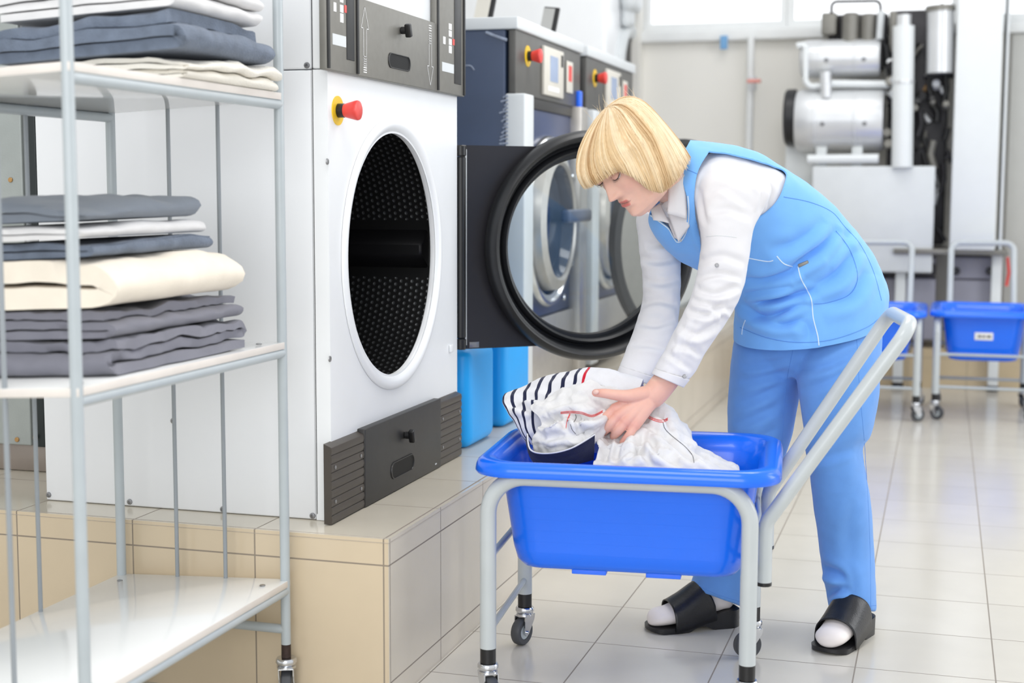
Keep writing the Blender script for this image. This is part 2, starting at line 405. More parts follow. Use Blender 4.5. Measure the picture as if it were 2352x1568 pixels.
# control panel group
cp_y0, cp_z0 = dz(746, 158); cp_y1, cp_z1 = dz(1050, 213)
XO = .016
def pan(y0, y1, z0, z1, x0=0.0, x1=XO): return (XD+x0, y0, z0), (XD+x1, y1, z1)
ya, _ = dz(822, 0, XO); yb, _ = dz(1003, 100, XO); yl, _ = dz(749, 0, XO); yr = Y1+.012
zlo = dz(749, 159, XO)[1]
ztop = dz(825, 0, XO)[1]+.0
zc = dz(914, 24, XO)[1]
mb = MB(); mb.rbox(*pan(ya+.001, yb-.001, zlo, zc), .002)
ctr = mb.build('filter_drawer', M_mgrey, dry)
for (y0, y1, nm) in ((yl, ya, 'display'), (yb, yr, 'display')):
    mb = MB(); fr = .007
    mb.rbox(*pan(y0, y1, zlo, 1.60), .002)
    ds = mb.build(nm, M_mgrey, dry)
    mb = MB(); mb.rbox(*pan(y0+.002, y0+.011, zlo+.003, 1.595, XO-.004, XO+.004), .001); mb.build('side_frame', M_black, ds)
    mb = MB(); mb.rbox(*pan(y1-.011, y1-.002, zlo+.003, 1.595, XO-.004, XO+.004), .001); mb.build('side_frame', M_black, ds)
    w = y1-y0
    mb = MB(); mb.rbox(*pan(y0+w*.62, y0+w*.86, zlo+.028, 1.57, XO-.003, XO+.0015), .001); mb.build('gloss_strip', M_rubber, ds)
    mb = MB(); 
    for (fy, h0, h1, q) in ((.22, .118, .136, .08), (.42, .10, .118, .1), (.42, .12, .135, .1), (.42, .14, .155, .1), (.42, .157, .172, .1)):
        mb = MB(); mb.box(*pan(y0+w*fy, y0+w*(fy+q), zlo+h0, zlo+h1, XO, XO+.0008)); mb.build('printed_label', M_labelw, ds, smooth=False)
    mb = MB(); mb.box(*pan(y0+w*.18, y0+w*.6, zlo+.052, zlo+.074, XO, XO+.0006)); mb.build('label_strip', M_lightgrey, ds, smooth=False)
    mb = MB(); mb.box(*pan(y0+w*.56, y0+w*.62, zlo+.122, zlo+.137, XO, XO+.001)); mb.build('red_mark', M_red, ds, smooth=False)
# printed arrows on the drawer
def outline(pts, w, x):
    mbb = MB(); n = len(pts)
    for i in range(n):
        a = Vector(pts[i]); b_ = Vector(pts[(i+1) % n]); d = (b_-a).normalized(); q = Vector((-d[1], d[0]))*w/2
        mbb.add([(x, *(a-d*w/2+q)), (x, *(b_+d*w/2+q)), (x, *(b_+d*w/2-q)), (x, *(a-d*w/2-q))], [(0,1,2,3)])
    return mbb
def arrow(cy, z0, z1, zbar, sgn, nm):
    h = .028*sgn; hw, sw = .021, .0085
    pts = [(cy-sw, z0), (cy-sw, z1-h*1.6), (cy-hw, z1-h*1.6), (cy, z1), (cy+hw, z1-h*1.6), (cy+sw, z1-h*1.6), (cy+sw, z0)]
    m_ = outline(pts, .0016, XD+XO+.0006)
    for k in range(7):
        zz = zbar+(z0-zbar)*k/7; 
        if k < 3: m_.box((XD+XO, cy-sw, zz), (XD+XO+.0006, cy+sw, zz+.0022))
        else:
            o_ = outline([(cy-sw, zz), (cy+sw, zz), (cy+sw, zz+(z0-zbar)/8), (cy-sw, zz+(z0-zbar)/8)], .001, XD+XO+.0006); m_.add(o_.v, o_.f)
    m_.build(nm, M_labelw, ctr, smooth=False)
a_y = dz(838, 100, XO)[0]; arrow(a_y, dz(838, 130, XO)[1], dz(838, 16, XO)[1], dz(838, 167, XO)[1], 1, 'printed_arrow')
a_y = dz(988, 120, XO)[0]; arrow(a_y, dz(988, 100, XO)[1], dz(988, 196, XO)[1], dz(988, 60, XO)[1], -1, 'printed_arrow')
M_slot = mat('slot_dark', (10, 11, 13), .5, var=.1, spec=.2)
def latch(parent, py, pz, x):
    F = frame((x, py, pz), (0, 1, 0), (1, 0, 0))
    mb = MB(); mb.cyl(.0085, 0, .016, F, 24, .002); mb.rbox((-.010, -.015, .012), (.004, .015, .026), .003, M=F @ Matrix.Rotation(.3, 4, 'Z')); mb.build('latch_knob', M_black, parent)
def slot(parent, py, pz, x, hw=.044, hh=.0125):
    mb = MB(); o = []
    for k in range(33):
        a = -PI/2+PI*k/32; o.append((hw-hh+hh*math.cos(a), hh*math.sin(a)))
    o += [(-p, -q) for p, q in o]
    F = frame((x, py, pz), (0, 1, 0), (1, 0, 0)); n = len(o)
    sc = [(1.16, 0), (1.14, .002), (1.03, .002), (1, .0002), (.96, -.0)]
    vs = []
    for k, h in sc: vs += [F @ Vector((p*(1+(k-1)*hh/hw*2), q*k, h+.0004)) for p, q in o]
    mb.add(vs, [(i*n+j, i*n+(j+1) % n, (i+1)*n+(j+1) % n, (i+1)*n+j) for i in range(len(sc)-1) for j in range(n)])
    sl = mb.build('grip_slot', M_black, parent)
    mb = MB(); mb.add([F @ Vector((p*.98, q*.98, .0006)) for p, q in o], [tuple(range(n))]); 
    mb.build('recess', M_slot, sl)  # flat face, the shade inside the slot painted near-black
y, z = dz(921, 70, XO); latch(ctr, y, z, XD+XO)
y, z = dz(917, 143, XO); slot(ctr, y, z, XD+XO, .064, .0145)
# kick panels
XK = .012
kz1 = dz(758, 1020, XK)[1]; k0 = dz(758, 1100, XK)[0]; k1 = dz(832, 1000, XK)[0]; k2 = dz(1008, 950, XK)[0]; k3 = dz(1057, 950, XK)[0]
mb = MB(); mb.rbox((XD-.002, k1+.001, PZ+.002), (XD+XK+.006, k2-.001, kz1+.004), .002); kd = mb.build('lint_drawer', M_dgrey, dry)
y, z = dz(930, 999, XK+.006); latch(kd, y, z, XD+XK+.006)
y, z = dz(925, 1070, XK+.006); slot(kd, y, z, XD+XK+.006, .07, .017)
mb = MB(); y, z = dz(1001, 1065, XK+.006); mb.box((XD+XK+.006, y-.005, z-.0015), (XD+XK+.0067, y+.005, z+.0015)); mb.build('nameplate', M_lightgrey, kd, smooth=False)
M_rib = mat('ribbed_grey_panel', (76, 70, 64), .38, .25, var=.06, scale=20)
for (ya_, yb_) in ((k0, k1), (k2, k3)):
    mb = MB(); nr = 9; hh = (kz1-PZ-.008)/nr; prof = []
    for k in range(nr):
        zz = PZ+.002+k*hh; prof += [(XD+XK+.0015, zz), (XD+XK+.0033, zz+.0012), (XD+XK+.0045, zz+hh*.5), (XD+XK+.0033, zz+hh-.0016), (XD+XK+.0015, zz+hh-.0003)]
    prof = [(XD-.002, PZ+.002)]+prof+[(XD-.002, kz1)]
    n = len(prof); vs = [(x, ya_, z) for x, z in prof]+[(x, yb_, z) for x, z in prof]
    mb.add(vs, [(i, (i+1) % n, n+(i+1) % n, n+i) for i in range(n)]+[tuple(range(n)), tuple(range(n, 2*n))])
    kp = mb.build('ribbed_panel', M_rib, dry, angle=20)
    for zz in (PZ+.002+hh*2.5, PZ+.002+hh*6.5):
        for yy in (ya_+.018, yb_-.018):
            mb = MB(); mb.cyl(.0042, 0, .0018, frame((XD+XK+.004, yy, zz), (0,1,0), (1,0,0)), 16, .0008); mb.build('screw', M_screw, kp)
def side_screw(px, py):
    p = at(px, py, Y0+.002); mb = MB(); F = frame(p, (1,0,0), (0,-1,0)); mb.lathe([(.0065, 0), (.006, .002), (.003, .0026), (.002, .001), (.0001, .001)], F, 16); mb.build('screw', M_screw, dry)
for q in ((705, 150), (385, 470), (398, 966), (112, 1136), (298, 1152), (512, 1169), (718, 1184)): side_screw(*q)
for q in ((751, 371), (757, 824)):
    p = onx(q[0], q[1], XD); mb = MB(); mb.lathe([(.0065, 0), (.006, .002), (.003, .0026), (.0001, .0026)], frame(p, (0,1,0), (1,0,0)), 16); mb.build('screw', M_screw, dry)
p = onx(1034, 800, XD); mb = MB(); mb.rbox((XD, p.y-.012, p.z-.01), (XD+.006, p.y+.012, p.z+.01), .003); mb.build('door_catch', M_white, dry)
# seams between the side sheets (thin folded strips)
for px in (722,):
    p = at(px, 600, Y0); mb = MB(); mb.box((p.x-.0008, Y0+.0008, PZ+.014), (p.x+.0008, Y0+.0022, ZT)); mb.build('panel_seam', M_dgrey, dry, smooth=False)
# door, swung open about 130 degrees
TH = math.radians(40); De = Vector((math.cos(TH), math.sin(TH), 0)); Dn = Vector((math.sin(TH), -math.cos(TH), 0))   # Dn faces the camera
DP = Vector((-1.195, 3.56, 0)); DC = DP+De*.362+Vector((0,0,.886))
FD = frame(DC, De, Dn)
z0d, z1d = .620-.886, 1.149-.886
mb = MB(); nn = 72; hole = []; out = []
for k in range(nn):
    a = 2*PI*k/nn; c, s = math.cos(a), math.sin(a); hole.append((.252*c, .252*s))
    rad = .292
    if c < 0:
        t = min((-.352)/c if c < -1e-6 else 9, (z1d/s if s > 1e-6 else 9), (z0d/s if s < -1e-6 else 9)); out.append((t*c, t*s))
    else:
        x_, y_ = rad*c, rad*s; y_ = max(z0d, min(z1d, y_)); out.append((x_, y_))
for cx, cy in ((-.352, z1d), (-.352, z0d)):
    k = min(range(nn), key=lambda q: (out[q][0]-cx)**2+(out[q][1]-cy)**2); out[k] = (cx, cy)
vs = [FD @ Vector((x, y, h)) for h in (0, -.045) for x, y in hole+out]
fs = []
for k in range(nn):
    k2 = (k+1) % nn
    fs += [(k, k2, nn+k2, nn+k), (2*nn+k, 3*nn+k, 3*nn+k2, 2*nn+k2), (nn+k, nn+k2, 3*nn+k2, 3*nn+k), (k, 2*nn+k, 2*nn+k2, k2)]
mb.add(vs, fs); door = mb.build('door', mat('charcoal_door_steel', (38, 37, 42), .36, .15, var=.05, scale=20), dry)
mb = MB(); mb.lathe([(.250, .0), (.250, .03), (.256, .036), (.262, .03), (.266, .018), (.270, .016), (.274, .03), (.282, .052), (.292, .058), (.302, .05), (.308, .03), (.306, .008), (.30, 0)], FD, 128)
mb.build('door_gasket', M_rubber, door)
mb = MB(); mb.lathe([(.252, .004), (.240, .004), (.236, .0), (.240, -.02), (.252, -.03)], FD, 96); mb.build('glass_rim', M_black, door)
mb = MB(); mb.cyl(.246, -.012, -.006, FD, 96); mb.build('door_glass', M_glass, door)
mb = MB()
for zz0, zz1, rr_ in ((z0d+.03, z1d-.03, .013), (z0d, z0d+.028, .014), (z1d-.028, z1d, .014)):
    mb.cyl(rr_, zz0, zz1, Matrix.Translation(DC-De*.37+Dn*.004) , 20, .002)
mb.build('hinge', M_black, door)
mb = MB(); mb.rbox((-.357, z0d+.01, -.004), (-.352, z1d-.01, .001), .001, M=FD); mb.build('door_edge', M_lightgrey, door)
mb = MB(); mb.rbox((-.345, z0d+.003, .0005), (-.318, z0d+.018, .002), .001, M=FD); mb.build('hinge_label', M_screw, door)

# ------------------------------------------------------------------ washers further along the row
XW = -1.3
def make_washer(y0, w=.835):
    t = empty('washing_machine', (XW-.4, y0+w/2, PZ), '', 'washing machine', 'washing machines along the plinth')
    y1 = y0+w; yc = y0+w/2
    mb = MB(); mb.rbox((XW-.95, y0, PZ+.02), (XW-.03, y1, 1.534), .006); mb.build('cabinet', M_navy, t)
    mb = MB(); mb.rbox((XW-.97, y0-.006, 1.534), (XW+.012, y1+.02, 1.572), .004); mb.build('lid', M_lightgrey, t)
    mb = MB(); mb.rbox((XW-.02, y0+.003, 1.336), (XW+.004, y1, 1.533), .003); cpn = mb.build('control_panel', M_wpanel, t)
    estop(cpn, y0+.135, 1.462, XW+.004, 1.12, 'emergency_stop', .72)
    mb = MB(); mb.rbox((XW+.004, y0+.30, 1.352), (XW+.016, y0+.55, 1.512), .003); dp = mb.build('display_plate', M_cream, cpn)
    mb = MB(); mb.box((XW+.0155, y0+.37, 1.40), (XW+.0172, y0+.47, 1.485)); mb.build('screen', M_screen, dp, smooth=False)
    mb = MB()
    for k in range(5): mb = MB(); mb.box((XW+.0155, y0+.345+k*.03, 1.367), (XW+.017, y0+.368+k*.03, 1.384)); mb.build('key', M_labelw, dp, smooth=False)
    mb = MB(); mb.box((XW+.0155, y0+.515, 1.458), (XW+.018, y0+.535, 1.498)); mb.build('key', M_black, dp, smooth=False)
    mb = MB(); mb.rbox((XW+.004, y0+.625, 1.38), (XW+.009, y0+.71, 1.49), .002); rp_ = mb.build('notice_plate', M_cream, cpn)
    mb = MB(); mb.box((XW+.0085, y0+.645, 1.42), (XW+.0100, y0+.69, 1.475)); mb.build('red_notice', M_red, rp_, smooth=False)
    mb = MB(); mb.rbox((XW+.003, y1-.06, 1.335), (XW+.02, y1-.025, 1.395), .004); mb.build('blue_tag', M_blue, cpn)
    for ya_ in (y0+.0, y1-.105):
        mb = MB(); mb.rbox((XW-.03, ya_, PZ+.03), (XW+.035, ya_+.105, 1.336), .006); mb.build('column', M_lightgrey if ya_ == y0 else M_steel, t)
    mb = MB(); mb.rbox((XW-.03, y0+.105, .61), (XW-.005, y1-.105, 1.30), .002); mb.build('front_panel', M_navy2, t)
    mb = MB(); mb.rbox((XW-.03, y0+.105, 1.30), (XW+.0, y1-.105, 1.336), .002); mb.build('header', M_dgrey, t)
    mb = MB(); mb.rbox((XW-.03, y0+.105, PZ+.03), (XW+.012, y1-.105, .607), .003); mb.build('lower_panel', M_steel, t)
    F = frame((XW, yc-.05, .93), (0,1,0), (1,0,0))
    mb = MB(); mb.lathe([(.29, -.005), (.29, .02), (.284, .03), (.272, .03), (.266, .02), (.250, .018), (.250, .012)], F, 72); dr = mb.build('door_ring', M_chrome, t)
    mb = MB(); mb.lathe([(.236, .01), (.23, .05), (.20, .062), (.19, .055), (.188, .02)], F, 72); mb.build('inner_ring', M_steel, dr)
    mb = MB(); mb.lathe([(.19, .05), (.17, .012), (.12, -.004), (.0001, -.008)], F, 56); mb.build('bowl_glass', mat('dark_bowl_glass', (66, 76, 92), .08, .0, var=.2, scale=9) if 'dark_bowl_glass' not in MATS else MATS['dark_bowl_glass'], dr)
    mb = MB(); mb.rbox((XW+.05, yc-.03, .925), (XW+.085, yc+.29, .97), .012); mb.build('door_handle', M_navy, dr)
    for k in range(5):
        a = -1.0+k*.5; mb = MB(); mb.cyl(.012, 0, .016, frame((XW+.0, yc+.325*math.cos(a), .93+.325*math.sin(a)), (0,1,0), (1,0,0)), 14, .003); mb.build('bolt', M_chrome, t)
    return t
w1 = make_washer(4.375); w1['label'] = 'navy washing machine next to the blue canisters, scratched side showing'
w2 = copy_tree(w1); w2.location.y += .93; w2['label'] = 'farther navy washing machine, just above the woman\'s hair'
# scratches and old lettering ghost on the near washer side
M_scr = mat('pale_scratches', (150, 160, 178), .7, var=.2, scale=60)
mb = MB(); YS = 4.374
def sp_(px, py): return at(px, py, YS)
random.seed(3)
for k in range(13):
    mb = MB(); y = 222+k*9; xr = 1167; ln = 8+random.random()*14
    mb.tube([sp_(xr-ln, y+random.uniform(0, 4)), sp_(xr-ln*.5, y-random.uniform(0, 3)), sp_(xr, y-2)], .003, 6); mb.build('scratch', M_scr, w1)
mb = MB(); mb.tube(bend([sp_(1053, 167), sp_(1062, 151), sp_(1082, 150), sp_(1089, 161)], .02), .0022, 6); mb.build('scratch', M_scr, w1)
mb = MB(); mb.tube([sp_(1116, 74), sp_(1140, 84), sp_(1164, 92)], .005, 6); mb.build('scratch', M_scr, w1)
# framed notices standing on the washers
for i, (q, yy) in enumerate((((1082, 1124, 38, -70), 4.75), ((1236, 1272, 68, 12), 5.05))):
    x0, x1, yb_, yt = q
    p = at((x0+x1)/2, yb_, yy); p.z = 1.5725
    a, b2 = at(x0, yb_, yy).x, at(x1, yb_, yy).x; h = at(x0, yt, yy).z-p.z
    r = empty('notice_stand', (p.x, yy, 1.5725), ['pale notice in a dark frame cut by the top edge, on the near washer lid', 'small grey notice in a dark frame, leaning on the washer lid by the white dryer'][i], 'notice', 'framed notices on the washers')
    M = Matrix.Translation((p.x, yy, 1.573)) @ Matrix.Rotation(math.radians(-14), 4, 'X') @ Matrix.Rotation(math.radians(7), 4, 'Y')
    w_ = abs(b2-a)/2
    mb = MB(); mb.rbox((-w_, 0, .0), (w_, .012, h), .003, M=M); mb.build('frame', M_black, r)
    mb = MB(); mb.box((-w_+.0, -.0012, .004), (w_-.016, -.0004, h-.006), M=M); mb.build('sheet', M_cream if i == 0 else mat('grey_sheet', (172, 172, 170), .6), r, smooth=False)
    mb = MB(); mb.rbox((-w_*.5, .0, 0), (w_*.5, h*.4, .006), .002, M=Matrix.Translation((p.x, yy, 1.573))); mb.build('foot', M_black, r)
# white dryer at the far end of the row
xb = -1.75
yb0 = onx(1392, 60, xb).y; yb1 = min(onx(1476, 60, xb).y, 8.15)
td = empty('tumble_dryer', (xb-.45, (yb0+yb1)/2, PZ), 'tall white tumble dryer at the far end behind the navy washers', 'dryer')
ztd = onx(1478, 25, xb).z
mb = MB(); mb.rbox((xb-1.6, yb0, PZ), (xb, yb1, 2.3), .02); mb.build('cabinet', M_white, td)
pz_ = onx(1440, 128, xb); F = frame((xb, pz_.y, pz_.z-.12), (0,1,0), (1,0,0))
mb = MB(); mb.lathe([(.30, 0), (.295, .03), (.27, .045), (.24, .04), (.22, .02)], F, 56); pr = mb.build('porthole_ring', M_lightgrey, td)
mb = MB(); mb.disc(.222, .012, F); mb.build('porthole_glass', M_rubber, pr)
mb = MB(); mb.rbox((xb, yb0+.3, 2.02), (xb+.10, yb1-.03, 2.2), .05); mb.build('hood', M_lightgrey, td)
mb = MB(); mb.rbox((xb, yb1-.22, pz_.z+.14), (xb+.06, yb1-.08, pz_.z+.30), .03); mb.build('handle', M_lightgrey, td)
# big round door of the second washer, open behind the woman
WC = onplane(1560, 556, Vector((0, 5.28, 0)), Vector((.0, 1, 0)))
F = frame(WC, (.49, .87, 0), (.87, -.49, 0))
# hinge arm back to the washer
def addring(nm, prof, m, par): mb = MB(); mb.lathe(prof, F, 80); return mb.build(nm, m, par)
k = .372/.38
od = addring('round_door', [(.36*k, -.03), (.385*k, -.01), (.385*k, .02), (.365*k, .03), (.35*k, .02)], M_rubber, w2)
addring('door_plate', [(.352*k, .022), (.29*k, .03), (.25*k, .03), (.24*k, -.02), (.352*k, -.03)], M_mgrey, od)
mb = MB(); mb.cyl(.245*k, .0, .008, F, 64); mb.build('door_glass', M_glass, od)
hp_ = F @ Vector((.34, 0, -.02)); mb = MB(); mb.tube(bend([hp_, hp_+Vector((-.04, .1, 0)), Vector((XW+.02, 6.02, hp_.z))], .05), .022, 12); mb.build('hinge_arm', M_rubber, od)

# ------------------------------------------------------------------ blue canisters
M_jug = mat('blue_canister', (20, 166, 246), .4, var=.02, trans=.0)
def canister(c, w, d, h, lab):
    t = empty('canister', c, lab, 'canister', 'blue canisters beside the dryer')
    bm = bmesh.new(); bmesh.ops.create_cube(bm, size=1)
    for v in bm.verts: v.co = Vector((v.co.x*w, v.co.y*d, (v.co.z+.5)*h*.9))
    bmesh.ops.bevel(bm, geom=bm.edges[:], offset=.03, segments=5, profile=.5, affect='EDGES')
    mb = MB(); mb.addbm(bm, Matrix.Translation(c)); mb.build('can_body', M_jug, t)
    F = Matrix.Translation(Vector(c)+Vector((w*.28, 0, h*.88)))
    mb = MB(); mb.lathe([(.026, 0), (.026, .018), (.0001, .02)], F, 28); mb.build('cap', M_jug, t)
    c2 = Vector(c)+Vector((0, 0, h*.89))
    mb = MB(); mb.tube(bend([c2+Vector((-w*.36, 0, -.02)), c2+Vector((-w*.34, 0, .05)), c2+Vector((w*.08, 0, .05)), c2+Vector((w*.12, 0, -.02))], .025), .014, 12); mb.build('grip', M_jug, t)
jx = onz(1122, 1010, PZ)
canister((jx.x-.155, 3.72, PZ), .31, .23, .30, 'bright blue plastic canister standing right beside the white dryer front')
jx = onz(1160, 985, PZ)
canister((jx.x-.12, 4.10, PZ), .24, .26, .30, 'second blue plastic canister, half hidden behind the nearer one')

# ------------------------------------------------------------------ grey steel machine at the left edge
gm = empty('steel_cabinet', (-2.5, 3.3, PZ), 'grey galvanised machine cabinet with a black corner post at the left picture edge', 'cabinet')
M_galv = mat('galvanised_steel', (166, 172, 170), .45, .2, var=.06, scale=14, bump=.1, bscale=200)
mb = MB(); mb.rbox((-3.1, 2.98, .413), (-2.107, 3.9, 2.1), .004); mb.build('cabinet_body', M_galv, gm)
mb = MB(); mb.rbox((-2.105, 2.985, .41), (-2.072, 3.9, 2.1), .003); mb.build('corner_post', mat('dark_teal_post', (34, 42, 44), .4, var=.1), gm)
mb = MB(); mb.rbox((-3.1, 3.0, PZ+.001), (-2.06, 3.9, .413), .003); mb.build('base', mat('brown_base_steel', (150, 140, 132), .35, .4, var=.06, scale=12), gm)
for q in ((40, 1009), (25, 413), (82, 1004)):
    p = at(q[0], q[1], 2.98); mb = MB(); mb.cyl(.006, 0, .004, frame(p, (1,0,0), (0,-1,0)), 14, .001); mb.build('screw', M_brass, gm)
# ------------------------------------------------------------------ shelf trolley
A = Vector((-1.243, 1.875, 0)); B = Vector((-1.240, 2.575, 0)); C = Vector((-1.615, 2.580, 0)); D = Vector((-1.618, 1.880, 0))
TILT = .055   # the shelves sag a little toward the wall side
Rk = empty('shelf_trolley', ((A.x+C.x)/2, (A.y+C.y)/2, 0), 'grey tube shelf trolley with three white shelves of folded linen in the foreground', 'shelf trolley')
PR = .0098
def caster(parent, x, y, r, top, ang, world=True, sleeve=True, wm=None, fz=1.0):
    """swivel caster under a tube at (x, y); ang = heading of the trailing wheel"""
    c, s = math.cos(ang), math.sin(ang); M = Matrix.Translation((x, y, 0)) @ Matrix.Rotation(ang, 4, 'Z')
    mb = MB(); mb.lathe([(.0001, top-.002), (.019, top-.003), (.021, top-.006), (.0215, top-.012), (.019, top-.016), (.016, top-.018), (.0195, top-.019), (.0195, top-.023), (.0001, top-.024)], M, 28)
    off = .012
    for sgn in (-1, 1):   # fork cheeks
        y_ = sgn*.0145
        poly = [(-.019, top-.022), (.019, top-.022), (.020, top-.032), (off+.009, r+.0), (off+.004, r-.008), (off-.006, r-.006), (-.016, top-.034)]
        Mf = M @ Matrix(((1,0,0,0),(0,0,1,0),(0,1,0,0),(0,0,0,1)))
        mb.prism([(p[0], p[1]) for p in poly], y_-.0012, y_+.0012, Mf)
    mb.box((-.019, -.0145, top-.0235), (.019, .0145, top-.0215), M)
    Mw = M @ Matrix.Translation((off, 0, r)) @ Matrix.Rotation(PI/2, 4, 'X')
    mb.cyl(.0035, -.020, .020, Mw, 14, .001)
    cs = mb.build('caster', M_chrome, parent, world=world)
    mb = MB(); mb.lathe([(r*.55, -.010), (r*.9, -.011), (r*.985, -.008), (r, -.002), (r, .002), (r*.985, .008), (r*.9, .011), (r*.55, .010)], Mw, 36)
    mb.build('wheel', wm or M_wheel, cs, world=world)
    mb = MB(); mb.cyl(r*.56, -.0095, .0095, Mw, 28, .001); mb.build('wheel_hub', M_greypipe, cs, world=world)
    return cs
TOPZ = 1.75
def V(p, z): return Vector((p.x, p.y, z))
posts = []
for p in (A, B, C, D):
    mb = MB(); mb.tube([V(p, .125), V(p, .6), V(p, 1.2), V(p, TOPZ)], PR, 16)
    posts.append(mb.build('post', M_greypipe, Rk))
    mb = MB(); mb.cyl(PR*.98, .098, .127, Matrix.Translation((p.x, p.y, 0)), 18); mb.build('post_sleeve', mat('rusty_sleeve', (58, 44, 40), .6, .3, var=.3, scale=80) if 'rusty_sleeve' not in MATS else MATS['rusty_sleeve'], posts[-1])
for p, a in ((A, 1.9), (B, 1.95), (C, 1.5), (D, 1.2)): caster(Rk, p.x, p.y, .036, .10, a)
e1 = (B-A).normalized(); e2 = (C-B).normalized()
ZS = [.234, .713, 1.196]
for i, z in enumerate(ZS):
    g = .0095
    def q(p, o): return V(p, z+o+(p.x-B.x)*TILT)
    mb = MB()
    for (a, b) in ((A, B), (C, D)):
        mb = MB(); mb.tube([q(a, 0), q((a+b)/2, 0), q(b, 0)], g, 14); mb.build('shelf_rail', M_greypipe, Rk)
    ins = .003
    cs = [q(A, g-.001)+e1*-.008-e2*.008, q(B, g-.001)+e1*.008-e2*.008, q(C, g-.001)+e1*.008+e2*.008, q(D, g-.001)-e1*.008+e2*.008]
    bm = bmesh.new(); lo = [bm.verts.new(c) for c in cs]; hi = [bm.verts.new(c+Vector((0,0,.014))) for c in cs]
    bm.faces.new(lo[::-1]); bm.faces.new(hi)
    for k in range(4): bm.faces.new((lo[k], lo[(k+1) % 4], hi[(k+1) % 4], hi[k]))
    bmesh.ops.bevel(bm, geom=bm.edges[:], offset=.0015, segments=2, profile=.5, affect='EDGES')
    mb = MB(); mb.addbm(bm)
    for f_i, f in enumerate(mb.f):
        n = (mb.v[f[1]]-mb.v[f[0]]).cross(mb.v[f[2]]-mb.v[f[0]]).normalized(); mb.m[f_i] = 0 if abs(n.z) > .5 else 1
    sb = mb.build('shelf_board', [M_board, M_edge], Rk)
    for p in (A, B, C, D):
        w = p+(Vector(((A.x+C.x)/2, (A.y+C.y)/2, 0))-p).normalized()*.055
        mb = MB(); mb.cyl(.006, 0, .0018, Matrix.Translation((w.x, w.y, z+g+.013+(w.x-B.x)*TILT)), 14, .0006); mb.build('screw', M_screw, sb)
mb = MB(); mb.tube([V(B, .155), V((B+C)/2, .155), V(C, .155)], .0095, 14); mb.build('stretcher', M_greypipe, Rk)
mb = MB(); mb.tube([V(A, .155), V((A+D)/2, .155), V(D, .155)], .0095, 14); mb.build('stretcher', M_greypipe, Rk)
def rod(p):
    for z0, z1 in ((ZS[0], ZS[1]), (ZS[1], ZS[2]), (ZS[2], TOPZ)):
        mb = MB(); mb.tube([V(p, z0), V(p, (z0+z1)/2), V(p, z1)], .0042, 10); mb.build('rod', M_rod, Rk)
rod(B+(C-B)*.355); rod(B+(C-B)*.65)
for t in (.2, .4, .6, .8): rod(C+(D-C)*t)
for t in (.34, .67): rod(A+(D-A)*t)
mb = MB()
for (a, b) in ((A, B), (B, C), (C, D), (D, A)): mb.tube([V(a, TOPZ), V((a+b)/2, TOPZ), V(b, TOPZ)], .0095, 12)
mb.build('top_rail', M_greypipe, Rk)

